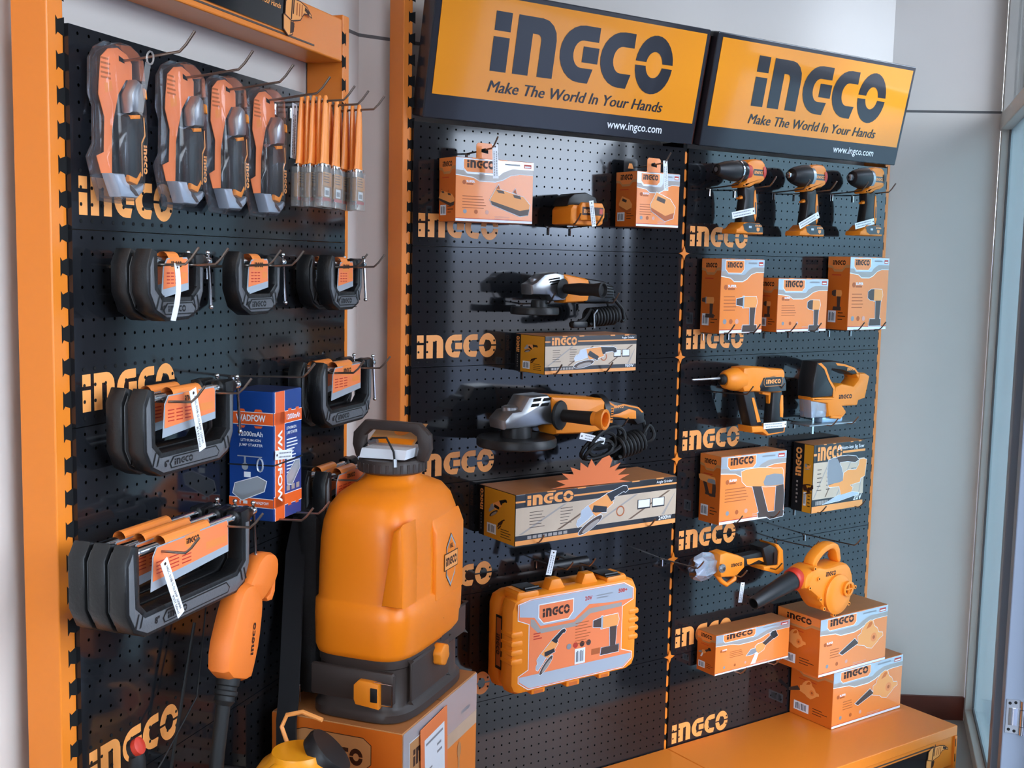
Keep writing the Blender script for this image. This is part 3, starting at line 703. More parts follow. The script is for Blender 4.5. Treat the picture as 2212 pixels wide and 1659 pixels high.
for a in (('tall orange carton picturing a drill, left one under the three drills', .175, .215, .078, 'drill', (.70, .42, .48), .28, .963, .089, 1.409, .036),
          ('shorter orange carton picturing an impact driver, between two taller ones', .222, .161, .076, 'impact', (.74, .50, .44), .22, 1.205, .086, 1.409, .034),
          ('tall orange carton picturing an impact driver, right one beside the bare wall', .190, .230, .086, 'impact', (.70, .48, .54), .30, 1.514, .097, 1.410, .036)):
    o = carton_silver('carton', a[0], a[1], a[2], a[3], a[4], a[5], a[6], th=a[10]); put(o, 'B', a[7], a[8], a[9])
o = carton_silver('carton', 'orange carton picturing a rotary hammer, below the hanging rotary hammer', .277, .203, .085, 'hammer', (.74, .62, .78), .30, th=.036, lines_at=(.02, .105, .10, 5)); put(o, 'B', .985, .097, .846)
o = carton_silver('carton', 'long low orange carton picturing pruning shears, beside the two big blower cartons', .321, .124, .077, 'shear', (.66, .52, .40, 25), .16, th=.024, super_at=(.02, .072), lines_at=(.06, .064, .06, 4)); put(o, 'B', 1.0, .09, .384)
for lab, u, d_, z, w in (('large orange carton picturing a leaf blower, upper one of the two stacked at lower right', 1.355, .183, .3395, .325),
                      ('large orange carton picturing a leaf blower, lower one standing on the orange shelf', 1.436, .178, .1535, .345)):
    o = carton_silver('carton', lab, w, .184, .172, 'blower', (.78, .50, .44, 14), .28, th=.036, super_at=(.02, .10), lines_at=(.05, .08, .05, 4)); put(o, 'B', u, d_, z)
o = carton_black('carton', 'square black and orange carton picturing a jigsaw, right of the rotary hammer carton', .247, .217, .083, 'jig', (.62, .50, .72, 8), '20V', 'Lithium-Ion Jig Saw', .55, .115, 0); put(o, 'B', 1.390, .095, .836)
o = carton_black('carton', 'very long black and orange carton picturing a large angle grinder, under the big grinder', .538, .130, .165, 'grinder', (.50, .56, .40, 28), '2400W', 'Angle Grinder', .16, .145, 0); put(o, 'B', .201, .175, .898)
o = carton_black('carton', 'glossy black and orange carton picturing a small angle grinder, under the small grinder', .303, .097, .131, 'grinder', (.52, .50, .30, 10), '950W', 'Angle Grinder', .2, .08, 0); put(o, 'B', .305, .141, 1.320)

# ------------------------------------------------------------------ drills and drivers
def logo_plate(b, x, z, w, y, fg='logo_orange', bgm='box_black', h=None):
    h = h or w * .36; P = [(x + h * .2, z), (x + w - h * .2, z), (x + w, z + h * .3), (x + w, z + h * .7), (x + w - h * .2, z + h), (x + h * .2, z + h), (x, z + h * .7), (x, z + h * .3)]
    b.flat(inset(P, -.0012), y, fg); b.flat(P, y - .0003, bgm); lw = w * .8; b.logo(x + w * .1, z + h * .26, h * .48, y - .0006, fg, w=lw)
def drill(kind, label):
    t = thing('cordless_drill' if kind == 1 else 'impact_driver', label, 'drill' if kind == 1 else 'impact driver')
    b = MB(); P = [(-.037, .026), (-.022, .034), (.0, .037), (.028, .036), (.040, .026), (.044, .0), (.040, -.022), (.026, -.030), (.004, -.034), (-.016, -.043), (-.052, -.047), (-.054, -.036), (-.037, -.028)]
    b.prism(P, -.026, .026, 'tool_orange', .010); b.build('body_shell', t)
    b = MB()
    b.lathe([(.014, .042), (.026, .038), (.0295, .028), (.0295, .022)], 'red' if kind < 3 else 'grey_plastic', 24, 'x', (.006, 0, .002)); b.lathe([(.030, .0), (.0315, -.006), (.0315, -.016), (.030, -.02)], 'red' if kind == 1 else 'tool_orange' if kind == 2 else 'grey_plastic', 24, 'x', (-.018, 0, .0)); b.build('motor_housing', t)
    b = MB(); logo_plate(b, -.014, -.010, .050, -.0265); b.build('logo_plate', t, flat=True)
    b = MB()
    if kind == 1:
        b.lathe([(.031, -.028), (.032, -.045), (.030, -.052)], 'box_black', 26, 'x'); b.lathe([(.0315, -.052), (.0315, -.057)], 'chrome', 26, 'x')
        b.lathe([(.029, -.057), (.030, -.075), (.027, -.088), (.026, -.1), (.020, -.122), (.016, -.136), (.011, -.139), (.009, -.139), (.008, -.128)], 'black_plastic', 26, 'x')
        b.lathe([(.0072, -.1395), (.0045, -.140), (.004, -.13)], 'alu', 12, 'x'); b.build('chuck', t)
    else:
        b.lathe([(.0335, -.02), (.034, -.038), (.031, -.055), (.026, -.078), (.020, -.092), (.012, -.095)], 'black_plastic', 26, 'x')
        b.lathe([(.010, -.094), (.0105, -.108), (.007, -.110), (.0045, -.110), (.004, -.1)], 'chrome' if kind == 2 else 'alu', 6 if kind == 3 else 14, 'x')
        b.lathe([(.0345, -.018), (.035, -.026), (.0345, -.03)], 'alu', 26, 'x'); b.build('nose_cone', t)
    b = MB(); b.prism([(-.036, -.040), (-.016, -.043), (.004, -.034), (.014, -.05), (.016, -.075), (.017, -.10), (.015, -.125), (.021, -.148), (-.042, -.148), (-.040, -.125), (-.036, -.1), (-.032, -.075), (-.036, -.060)], -.017, .017, 'black_plastic', .008); b.build('grip', t)
    b = MB(); b.prism([(.004, -.052), (.010, -.05), (.0165, -.085), (.0185, -.125), (.014, -.14), (.006, -.125), (.003, -.085)], -.0185, .0185, 'tool_orange', .002)
    b.flat([(.008, -.085), (.012, -.085), (.0145, -.12), (.009, -.12)], -.019, 'box_black'); b.build('grip_stripe', t)
    b = MB(); b.prism([(-.030, -.044), (-.020, -.044), (-.024, -.066), (-.032, -.078), (-.044, -.079), (-.046, -.074), (-.036, -.071), (-.030, -.062)], -.008, .008, 'tool_orange', .003); b.build('trigger', t)
    b = MB(); b.prism([(-.078, -.177), (-.076, -.164), (-.064, -.160), (-.054, -.152), (-.044, -.144), (.022, -.144), (.036, -.160), (.038, -.177)], -.030, .030, 'tool_orange', .006); b.build('battery_foot', t)
    b = MB(); b.flat([(-.052, -.150), (-.030, -.145), (.020, -.147), (.032, -.158), (.034, -.171), (-.030, -.173), (-.046, -.166)], -.0308, 'box_black')
    b.flat([(.0, -.150), (.024, -.150), (.027, -.155), (-.001, -.155)], -.0312, 'logo_orange'); b.flat([(.005, -.158), (.018, -.158), (.018, -.166), (.0115, -.170), (.005, -.166)], -.0312, 'logo_orange')
    for i in range(3): b.flat(circ(.005 + .0075 * i, -.1525, .0015, 8), -.0316, 'box_black')
    b.rect(-.028, -.016, -.160, -.154, -.0312, 'card_silver'); b.build('gauge_panel', t, flat=True)
    return t
t = drill(1, 'cordless drill with a white ringed black chuck, leftmost tool of the top row'); put(t, 'B', 1.065, .085, 1.873, rz=2)
t = drill(2, 'impact driver with a silver collet and red rear cap, middle tool of the top row'); put(t, 'B', 1.330, .085, 1.875, rz=2)
t = drill(3, 'impact driver with a grey rear and black nose, rightmost tool of the top row'); put(t, 'B', 1.605, .085, 1.884, rz=2)
# front auxiliary bar of the drill
for u, lab in ((1.03, 'white price tag across the grip of the leftmost drill'), (1.305, 'white price tag across the grip of the middle impact driver'), (1.565, 'white price tag across the grip of the rightmost impact driver')):
    g_ = price_tag(lab, .092, .019); put(g_, 'B', u + .035, .112, 1.763 if u < 1.5 else 1.753, ry=(79 if u < 1.2 else 66) if u < 1.5 else 78)

# rotary hammer
t = thing('rotary_hammer', 'orange rotary hammer with a long bit and two black struts', 'rotary hammer')
H = {k: mm(v) for k, v in O_HAMMER.items()}
b = MB(); b.prism([(-.10, .041), (-.06, .043), (0, .038), (.02, .034), (.071, .031), (.078, .019), (.080, -.035), (.065, -.040), (-.016, -.036), (-.041, -.033), (-.094, -.031), (-.10, -.02)], -.03, .03, 'tool_orange', .010)
b.lathe([(.0, -.152), (.020, -.152), (.027, -.144), (.030, -.13), (.034, -.115), (.034, -.1), (.035, -.085)], 'tool_orange', 26, 'x', (0, 0, .005)); b.build('body_shell', t)
b = MB(); b.prism(H['dark'], -.0315, .0315, 'box_black', .002); b.build('rear_cover', t); b = MB(); logo_plate(b, -.016, -.017, .078, -.0322, fg='logo_orange', h=.026); b.build('logo_plate', t, flat=True)
b = MB(); b.prism(H['strut'], -.02, .02, 'black_plastic', .006); b.build('front_strut', t); b = MB(); b.prism(H['stripe'], -.0212, -.0195, 'tool_orange'); b.build('strut_stripe', t)
b = MB(); b.prism(H['grip'], -.018, .018, 'black_plastic', .008); b.build('grip', t); b = MB(); b.prism(H['gstripe'], -.0195, .0195, 'tool_orange', .002); b.build('grip_stripe', t)
b = MB(); b.prism(H['trig'], -.008, .008, 'tool_orange', .0025); b.build('trigger', t)
b = MB(); b.prism(H['foot'], -.03, .03, 'tool_orange', .005); b.flat([(-.006, -.142), (.08, -.144), (.078, -.158), (.014, -.160)], -.0306, 'box_black'); b.build('battery_foot', t)
b = MB(); b.lathe([(.016, -.15), (.015, -.162), (.009, -.168), (.0, -.168)], 'rubber', 20, 'x', (0, 0, .006)); b.build('chuck_collar', t)
b = MB(); b.lathe([(.0045, -.16), (.0045, -.20), (.0035, -.203), (.0035, -.272), (.0, -.278)], 'alu', 10, 'x', (0, 0, .010)); b.build('drill_bit', t)
put(t, 'B', 1.14, .090, 1.27, rz=0)

# jigsaw
t = thing('jigsaw', 'orange and black cordless jigsaw with a silver shoe', 'jigsaw'); H = {k: mm(v) for k, v in O_JIG.items()}
b = MB(); b.prism(H['lower'], -.032, .032, 'tool_orange', .008); b.build('body_shell', t)
b = MB(); b.prism(H['upper'], -.034, .034, 'black_plastic', .010); b.build('top_cover', t)
b = MB(); b.flat([(-.101, .088), (-.085, .090), (-.062, .074), (-.040, .036), (-.016, .010), (-.018, -.018), (-.024, -.018), (-.024, .006), (-.048, .034), (-.070, .070), (-.088, .082)], -.0346, 'tool_orange')
b.flat([(-.02, .088), (.020, .083), (.070, .070), (.09, .052), (.084, .05), (.068, .064), (.02, .077), (-.012, .080)], -.0346, 'tool_orange'); b.logo(.035, .062, .008, -.0349, 'logo_orange', w=.034); b.build('trim_line', t, flat=True)
b = MB(); b.logo(.006, -.026, .013, -.0325, 'ink', w=.060); b.build('logo', t, flat=True)
b = MB(); b.prism([(.085, .048), (.129, .051), (.150, .041), (.136, -.022), (.105, -.030), (.110, .02)], -.028, .028, 'tool_orange', .004); b.build('battery_rail', t)
b = MB(); b.box(-.130, .080, -.040, .040, -.104, -.100, 'alu', .001); b.box(-.05, .045, -.018, .018, -.1, -.082, 'blade_blue', .003); b.build('shoe', t)
b = MB(); b.box(-.074, -.066, -.001, .001, -.135, -.03, 'chrome'); b.build('saw_blade', t)
b = MB(); b.prism([(-.112, -.025), (-.033, -.029), (-.040, -.080), (-.104, -.080)], -.024, .024, 'shear_guard', .002); b.build('dust_guard', t)
b = MB(); b.tube([(-.02, -.026, -.08), (.02, -.026, -.085), (.04, -.026, -.07), (.03, -.026, -.058), (-.01, -.026, -.055), (-.03, -.026, -.066)], .006, 'tool_orange', 8, closed=True); b.build('blade_lever', t)
put(t, 'B', 1.450, .095, 1.225, rz=-1)

# electric pruning shear
t = thing('pruning_shear', 'orange cordless pruning shear with a clear blade guard', 'pruning shear'); H = {k: mm(v) for k, v in O_SHEAR.items()}
b = MB(); b.prism(H['body'], -.026, .026, 'tool_orange', .007); b.logo(-.055, -.004, .010, -.0265, 'ink', w=.045); b.build('body_shell', t)
b = MB(); b.tube([(-.092, 0, -.024), (-.068, 0, -.050), (-.046, 0, -.064), (-.014, 0, -.052), (-.010, 0, -.02)], .0075, 'tool_orange', 10); b.build('trigger_guard', t)
b = MB(); b.prism(H['handle'], -.018, .018, 'black_plastic', .009); b.build('grip', t); b = MB(); b.prism(H['hstripe'], -.0188, -.0175, 'tool_orange'); b.build('grip_stripe', t, flat=True)
b = MB(); b.prism(H['back'], -.030, .030, 'black_plastic', .005); b.build('battery', t)
for i in range(4): pass
b = MB(); b.prism(H['bat'], -.034, .034, 'tool_orange', .004); b.rect(.118, .130, -.016, .020, -.0345, 'box_black'); b.build('battery_rail', t)
b = MB(); b.lathe([(.013, -.034), (.013, -.030), (.008, -.036)], 'alu', 16, 'y', (-.098, 0, .0)); b.lathe([(.006, -.040), (.006, -.03)], 'chrome', 6, 'y', (-.098, 0, .0)); b.build('pivot_nut', t)
b = MB(); b.prism([(-.10, .02), (-.13, .03), (-.178, .022), (-.17, .008), (-.11, -.006)], -.003, .003, 'chrome', .001); b.prism([(-.10, -.01), (-.14, -.03), (-.175, -.022), (-.15, -.008)], -.003, .003, 'chrome', .001); b.build('blade', t)
b = MB(); cs = []
for i, (x, r) in enumerate(((-.098, .026), (-.125, .040), (-.155, .044), (-.188, .034))):
    cs.append([(x + (.006 if k % 2 else -.004), (r * (1 if k % 2 else .8)) * .6 * cos(2 * pi * k / 12), .004 + r * (1 if k % 2 else .86) * sin(2 * pi * k / 12)) for k in range(12)])
b.loft(cs, 'shear_guard', cap=False); b.build('blade_guard', t, flat=True)
put(t, 'B', 1.085, .085, .722, rz=0)
g_ = price_tag('white price tag hanging below the pruning shear', .060, .016); put(g_, 'B', 1.062, .13, .672, ry=8)

# leaf blower
t = thing('leaf_blower', 'orange leaf blower with a black nozzle resting on the blower cartons', 'leaf blower')
b = MB(); P = smooth_poly(mm([(-165, 52), (-130, 66), (-107, 70), (-60, 58), (20, 64), (50, 52), (70, 14), (71, -30), (50, -62), (10, -84), (-25, -89), (-60, -76), (-84, -52), (-98, -30), (-150, 6), (-172, 10)])); b.prism(P, -.042, .042, 'tool_orange', .012); b.build('fan_housing', t)
b = MB()
for p in ([(-110, 66), (-100, 92), (-55, 122), (-6, 128), (23, 114), (36, 60), (16, 60), (2, 100), (-14, 108), (-46, 100), (-82, 74), (-84, 60)],): b.prism(smooth_poly(mm(p)), -.020, .020, 'tool_orange', .007)
b.flat(mm([(-60, 96), (-38, 104), (-36, 98), (-58, 90)]), -.0206, 'ink'); b.build('handle', t)
b = MB(); b.prism(smooth_poly(mm([(60, 2), (90, -10), (113, -20), (111, -46), (71, -52), (50, -40)])), -.018, .018, 'tool_orange', .006); b.build('rear_spout', t)
b = MB(); b.lathe([(.062, -.043), (.062, -.05), (.052, -.056), (.030, -.058)], 'tool_orange', 32, 'y', (-.015, 0, -.028)); b.build('intake_cover', t)
b = MB(); b.lathe([(.024, -.056), (.024, -.066), (.018, -.068), (.016, -.066), (.0155, -.060)], 'tool_orange', 24, 'y', (.014, 0, -.012)); b.lathe([(.014, -.0605), (.001, -.0605)], 'ink_soft', 20, 'y', (.014, 0, -.012))
b.box(-.002, .030, -.067, -.060, -.014, -.010, 'tool_orange', .001); b.box(.012, .016, -.067, -.060, -.028, .004, 'tool_orange', .001); b.build('intake_boss', t)
b = MB(); b.at(TR((-.165, 0, .034)) @ RY(-14)); b.lathe([(.030, .012), (.034, .006), (.034, -.012), (.031, -.016)], 'red', 28, 'x'); b.build('nozzle_collar', t)
b = MB(); b.at(TR((-.178, 0, .031)) @ RY(-14)); b.lathe([(.029, .0), (.027, -.05), (.0195, -.17), (.0175, -.178), (.0145, -.178), (.0145, -.15)], 'black_plastic', 28, 'x'); b.build('nozzle', t)
for x, z in ((-.096, -.032), (-.076, -.064), (-.026, -.092), (.046, -.068), (.074, -.02), (-.13, .068), (-.108, .034), (-.15, .012)):
    b = MB(); b.lathe([(.0065, -.046), (.0065, -.036), (.004, -.036)], 'tool_orange', 12, 'y', (x, 0, z)); b.lathe([(.003, -.0465), (.0, -.0465)], 'hole', 8, 'y', (x, 0, z)); b.build('screw_boss', t)
b = MB(); b.logo(-.072, .034, .014, -.0426, 'ink', w=.048); b.build('logo', t, flat=True)
put(t, 'B', 1.392, .175, .640, rz=3)

# ------------------------------------------------------------------ angle grinders and their cords
def helix(o, ax, r, L, turns, n=14):
    a = Vector(ax).normalized(); p = a.orthogonal().normalized(); q = a.cross(p); K = int(turns * n)
    return [tuple(Vector(o) + a * (L * k / K) + p * r * cos(2 * pi * k / n) + q * r * sin(2 * pi * k / n)) for k in range(K + 1)]
t = thing('angle_grinder', 'small angle grinder with a black rear body and side handle', 'angle grinder')
b = MB(); b.prism(mm([(-116, 14), (-102, 20), (-76, 40), (-42, 45), (-14, 41), (-8, 20), (-6, -26), (-48, -28), (-61, -14), (-113, -12)]), -.028, .028, 'alu', .008)
b.lathe([(.018, .018), (.018, .028), (.012, .031)], 'alu', 18, 'z', (-.086, 0, 0))
for i in range(3): b.flat(mm([(-66 + i * 3, 24 - i * 6), (-30, 29 - i * 6), (-30, 33 - i * 6), (-64 + i * 3, 28 - i * 6)]), -.0285, 'hole')
b.build('gear_head', t)
b = MB(); b.prism(mm([(-19, 41), (-1, 40), (67, 29), (74, 0), (66, -30), (-11, -33), (-8, 0)]), -.029, .029, 'tool_orange', .010); b.build('body_shell', t)
b = MB(); b.prism(mm([(58, 31), (119, 24), (146, 14), (156, -3), (154, -22), (130, -32), (50, -33), (70, -8)]), -.028, .028, 'black_plastic', .009)
for i in range(5): b.flat(mm([(110, 16 - i * 8), (148, 11 - i * 7), (148, 8 - i * 7), (110, 12 - i * 8)]), -.0285, 'hole')
b.logo(.073, -.002, .010, -.0290, 'logo_orange', w=.030); b.build('rear_housing', t)
b = MB(); b.lathe([(.020, -.026), (.022, -.036), (.022, -.044)], 'black_plastic', 20, 'z', (-.072, 0, 0)); b.build('spindle_collar', t)
b = MB(); b.lathe([(.001, -.044), (.060, -.044), (.062, -.050), (.062, -.060), (.060, -.062), (.001, -.060)], 'black_plastic', 40, 'z', (-.086, 0, 0)); b.build('disc_guard', t)
b = MB(); b.at(TR((-.028, -.03, .004)) @ RZ(18)); b.lathe([(.024, -.004), (.026, -.008), (.012, -.014), (.013, -.026), (.016, -.06), (.015, -.1), (.019, -.122), (.020, -.128), (.016, -.130), (.013, -.122)], 'rubber', 24, 'y'); b.build('side_handle', t)
put(t, 'B', .390, .095, 1.533, rz=0)
b = MB(); b.tube([(.150, 0, -.008), (.170, -.004, -.022), (.196, -.01, -.05), (.200, -.012, -.078), (.185, -.02, -.082)], .0048, 'rubber', 8)
b.tube([(.152, .006, -.02), (.158, .004, -.04), (.16, .0, -.07)], .0042, 'rubber', 8)
b.tube(helix((.168, -.012, -.066), (-1, 0, -.06), .022, .092, 9), .0045, 'rubber', 7)
b.tube([(.08, -.02, -.05), (.06, -.02, -.075), (.04, -.015, -.085), (.02, -.01, -.09)], .006, 'rubber', 8); b.box(.02, .07, -.024, -.004, -.098, -.080, 'black_plastic', .004)
b.tube([(.205, -.012, -.06), (.212, -.012, -.074), (.2, -.012, -.085)], .0016, 'rubber', 6)
b.tube([(.09, -.036, -.05), (.075, -.040, -.062), (.078, -.04, -.098)], .0018, 'card_silver', 6)
o = b.build('power_cord', t)

t = thing('angle_grinder', 'large angle grinder with an orange body, orange handle end and wide disc guard', 'angle grinder')
b = MB(); b.prism(mm(O_GR['head']), -.040, .040, 'alu', .010); b.lathe([(.022, .02), (.022, .034), (.014, .038)], 'alu', 20, 'z', (-.172, 0, 0))
for i in range(2):
    for j in range(2): b.flat(mm([(-138 + i * 30 + j * 6, 36 + j * 13), (-114 + i * 30 + j * 6, 37 + j * 13), (-110 + i * 30 + j * 6, 45 + j * 13), (-133 + i * 30 + j * 6, 44 + j * 13)]), -.0408, 'hole')
b.build('gear_head', t)
b = MB(); b.prism(mm([(-77, 62), (95, 46), (104, 38), (106, -38), (48, -43), (-57, -39), (-66, -13)]), -.042, .042, 'tool_orange', .012); b.flat(mm([(40, 6), (98, 16), (98, -10), (44, -12)]), -.0425, 'box_black'); b.build('body_shell', t)
b = MB(); b.prism(mm([(84, 49), (163, 32), (227, 20), (253, 0), (254, -30), (228, -34), (214, -20), (150, -16), (122, -30), (95, -26)]), -.026, .026, 'black_plastic', .008)
b.lathe([(.046, .100), (.046, .118), (.036, .126)], 'black_plastic', 26, 'x', (0, 0, .008)); b.logo(.142, .016, .008, -.0266, 'logo_orange', w=.034)
b.flat(mm([(120, 38), (150, 22), (175, 26), (228, 15), (246, 0), (240, -1), (226, 11), (175, 22), (150, 17), (118, 33)]), -.0265, 'tool_orange'); b.build('rear_handle', t)
b = MB(); b.prism(mm([(135, 0), (160, 2), (195, 13), (220, 6), (222, -17), (190, -15), (169, -11), (135, -6)]), -.0275, .0275, 'tool_orange', .003); b.build('handle_inset', t)
b = MB(); b.prism(mm([(102, 22), (130, 20), (126, -20), (106, -18)]), -.044, .044, 'tool_orange', .003)
for i in range(5): b.box(.106, .126, -.0447, -.0439, -.012 + i * .0065, -.0095 + i * .0065, 'hole')
b.build('vent_grille', t)
b = MB(); b.lathe([(.038, -.014), (.040, -.03), (.040, -.042)], 'black_plastic', 24, 'z', (-.152, 0, 0)); b.build('spindle_collar', t)
b = MB(); b.lathe([(.001, -.042), (.098, -.042), (.101, -.047), (.101, -.062), (.098, -.065), (.096, -.058), (.001, -.054)], 'black_plastic', 48, 'z', (-.150, 0, 0)); b.build('disc_guard', t)
b = MB(); b.at(TR((-.055, -.044, .012)) @ RZ(24)); b.lathe([(.034, 0), (.038, -.006), (.036, -.010), (.016, -.016), (.016, -.04), (.018, -.10)], 'rubber', 28, 'y'); b.lathe([(.0175, -.10), (.017, -.112)], 'tool_orange', 24, 'y')
b.lathe([(.019, -.112), (.026, -.124), (.026, -.134), (.023, -.136), (.0185, -.134), (.016, -.114)], 'tool_orange', 28, 'y'); b.build('side_handle', t)
b = MB(); b.tube([(.25, 0, -.012), (.268, -.004, -.03), (.272, -.008, -.06), (.258, -.01, -.085), (.22, -.012, -.08)], .0055, 'rubber', 8)
b.tube(helix((.242, -.016, -.078), (-1, 0, -.18), .028, .085, 7), .0055, 'rubber', 8)
for (cx_, cz_, rx_, rz_, y_) in ((.12, -.070, .060, .034, -.03), (.10, -.082, .058, .030, -.02), (.13, -.060, .05, .03, -.006), (.275, -.062, .020, .022, -.014), (.09, -.09, .045, .02, -.034)):
    b.tube([(cx_ + rx_ * cos(2 * pi * k / 20), y_ + .006 * sin(4 * pi * k / 20), cz_ + rz_ * sin(2 * pi * k / 20) + .25 * rx_ * cos(2 * pi * k / 20)) for k in range(20)], .0052, 'rubber', 7, closed=True)
b.tube([(.17, -.01, -.10), (.165, -.01, -.12), (.17, -.01, -.13)], .008, 'rubber', 8); b.box(.150, .172, -.02, .004, -.150, -.122, 'black_plastic', .004)
b.at(TR((.135, -.02, -.115)) @ RY(-20)); b.box(-.009, .009, -.008, .008, -.05, 0, 'black_plastic', .003); b.tube([(-.004, 0, -.05), (-.004, 0, -.066)], .002, 'chrome'); b.tube([(.004, 0, -.05), (.004, 0, -.066)], .002, 'chrome')
b.build('power_cord', t)
put(t, 'B', .385, .125, 1.208, rz=0)
g_ = price_tag('white price tag below the large angle grinder, lying along its cord', .085, .017); put(g_, 'B', .410, .16, 1.161, ry=-76)

# battery block
t = thing('battery_pack', 'black and orange power tool battery on two hooks between the hanging cartons', 'battery')
b = MB(); b.prism([(0, .002), (.012, .0), (.135, .0), (.148, .004), (.150, .034), (.140, .044), (.012, .044), (.0, .034)], -.03, .06, 'tool_orange', .004); b.build('lower_shell', t)
b = MB(); b.prism([(.002, .042), (.012, .060), (.035, .070), (.09, .074), (.135, .064), (.148, .040)], -.01, .062, 'black_plastic', .006); b.build('upper_shell', t)
b = MB(); b.prism([(.034, .010), (.134, .010), (.144, .018), (.144, .038), (.132, .050), (.042, .050), (.032, .042), (.030, .018)], -.042, -.028, 'tool_orange', .004); b.build('front_plate', t)
b = MB(); b.rect(.040, .136, .022, .040, -.0425, 'ink'); b.text('INGCO', .046, .0265, .009, -.0430, 'logo_orange', w=.030, bold=.02) if 0 else b.logo(.046, .0265, .0085, -.0430, 'logo_orange', w=.030); b.rect(.118, .132, .025, .037, -.0429, 'red'); b.build('label', t, flat=True)
t.scale = (.72, 1, 1); put(t, 'B', .398, .085, 1.700); t.scale = (.72, .9, 1.15)

# plastic tool case
t = thing('tool_case', 'orange plastic tool case hanging by its black handle in the middle bay', 'tool case')
cw, chh, cdp = .425, .262, .120
P = [(.0, .03), (.010, .008), (.030, .0), (cw - .035, .0), (cw - .010, .010), (cw, .032), (cw, chh - .035), (cw - .012, chh - .010), (cw - .035, chh), (.035, chh), (.010, chh - .010), (0, chh - .035)]
b = MB(); b.prism(P, -.062, .0, 'case_orange', .018)
for (x0, x1, z0, z1) in ((.075, .12, -.010, .012), (.19, .235, -.012, .010), (.30, .34, -.010, .010)): b.box(x0, x1, -.05, -.01, z0, z1, 'case_orange', .003); b.rect(x0 + .008, x1 - .008, z0 + .002, 0, -.0504, 'card_deep')
for x in (.055, .350): b.box(x - .035, x + .035, -.055, .01, chh - .014, chh + .010, 'case_orange', .005); b.box(x - .028, x + .028, -.052, .006, chh + .010, chh + .0115, 'case_orange', 0)
for x in (.155, .265): b.prism([(x - .030, chh - .004), (x - .018, chh + .026), (x + .012, chh + .026), (x + .03, chh - .004)], -.045, -.012, 'case_orange', .004)
b.build('lid', t)
b = MB(); b.prism(inset(P, .001), .0015, .056, 'case_orange', .016); b.build('back_shell', t)
b = MB()
for s_ in (0, 1):
    b = MB()
    for i in range(4):
        z = .085 + i * .024; x = -.0015 if not s_ else cw - .036
        b.box(x, x + .0375, -.0635, -.010, z, z + .016, 'case_orange', .004)
    b.build('grip_rib', t)
b = MB()
Q = [(.020, chh - .020), (.060, chh - .012), (cw - .055, chh - .012), (cw - .022, chh - .03), (cw - .022, chh - .060), (cw - .060, chh - .075), (cw - .060, .065), (cw - .022, .052), (cw - .022, .034), (cw - .050, .014), (.055, .014), (.024, .036), (.024, .052), (.055, .065), (.055, chh - .075), (.020, chh - .06)]
b.flat(inset(Q, -.002), -.0625, 'card_edge'); b.flat(Q, -.0629, 'fluo')
b.flat([(.022, chh - .020), (.060, chh - .013), (cw - .055, chh - .013), (cw - .024, chh - .03), (cw - .024, chh - .058), (cw - .10, chh - .058), (.25, chh - .052), (.20, chh - .085), (.09, chh - .085), (.07, chh - .06), (.024, chh - .052)], -.0632, 'card_silver')
b.flat([(.058, chh - .062), (.07, chh - .066), (.09, chh - .093), (.20, chh - .093), (.25, chh - .064), (cw - .062, chh - .064), (cw - .062, chh - .075), (.255, chh - .078), (.21, chh - .105), (.085, chh - .105), (.058, chh - .080)], -.0632, 'card_grey')
b.flat([(.026, .050), (cw - .024, .050), (cw - .024, .036), (cw - .052, .016), (.057, .016), (.026, .038)], -.0632, 'card_silver')
P2_ = [(.085, chh - .030), (.195, chh - .030), (.195, chh - .062), (.180, chh - .078), (.10, chh - .078), (.085, chh - .062)]
b.flat(inset(P2_, -.003), -.0634, 'card_edge'); b.flat(P2_, -.0636, 'fluo'); b.logo(.096, chh - .064, .023, -.0639, 'ink', w=.088)
b.text('20V', .235, chh - .040, .011, -.0636, 'red', bold=.02); b.rect(.275, .33, chh - .034, chh - .031, -.0636, 'print_grey'); b.rect(.275, .315, chh - .041, chh - .038, -.0636, 'print_grey'); b.text('500+', cw - .075, chh - .036, .011, -.0636, 'red', bold=.03)
pic(b, 'drill', .325, .152, .50, -.0636); pic(b, 'grinder', .120, .105, .28, -.0636, rot=48)
barcode(b, .205, .052, .035, .042, -.0636); b.lines(.205, .27, .165, 8, .008, .002, -.0636, 'ink_soft', 7); b.lines(.068, .10, .160, 3, .007, .003, -.0636, 'red', 7)
for i in range(4): b.flat(circ(.185 + i * .022, .105, .008, 10), -.0636, ('print_grey', 'red', 'ink', 'print_dark')[i])
for i in range(3): b.rect(.262 + i * .034, .29 + i * .034, .068, .084, -.0636, ('ink_soft', 'card_orange', 'print_grey')[i])
b.build('front_label', t, flat=True)
b = MB(); b.at(TR((0, 0, 0)) @ RZ(-90)); b.flat([(-.008, .062), (.020, .062), (.020, .205), (-.008, .205)], -.0006 - .0008, 'box_black'); T0 = b.T.copy()
b.flat([(-.004, .070), (.016, .070), (.016, .198), (-.004, .198)], -.0006 - .0010, 'ink_soft'); b.at(T0 @ TR((.011, 0, .155)) @ RY(90)); b.logo(0, -.014, .014, -.002, 'ink', w=.055); b.build('side_label', t, flat=True)
b = MB(); b.tube([(.168, -.012, chh + .022), (.172, -.012, chh + .040), (.180, -.012, chh + .050)], .006, 'black_plastic'); b.tube([(.262, -.012, chh + .022), (.258, -.012, chh + .040), (.250, -.012, chh + .050)], .006, 'black_plastic')
b.at(TR((.215, -.012, chh + .052))); b.lathe([(.004, -.064), (.0135, -.062), (.0135, .062), (.004, .064)], 'black_plastic', 20, 'x'); b.build('handle', t)
b = MB()
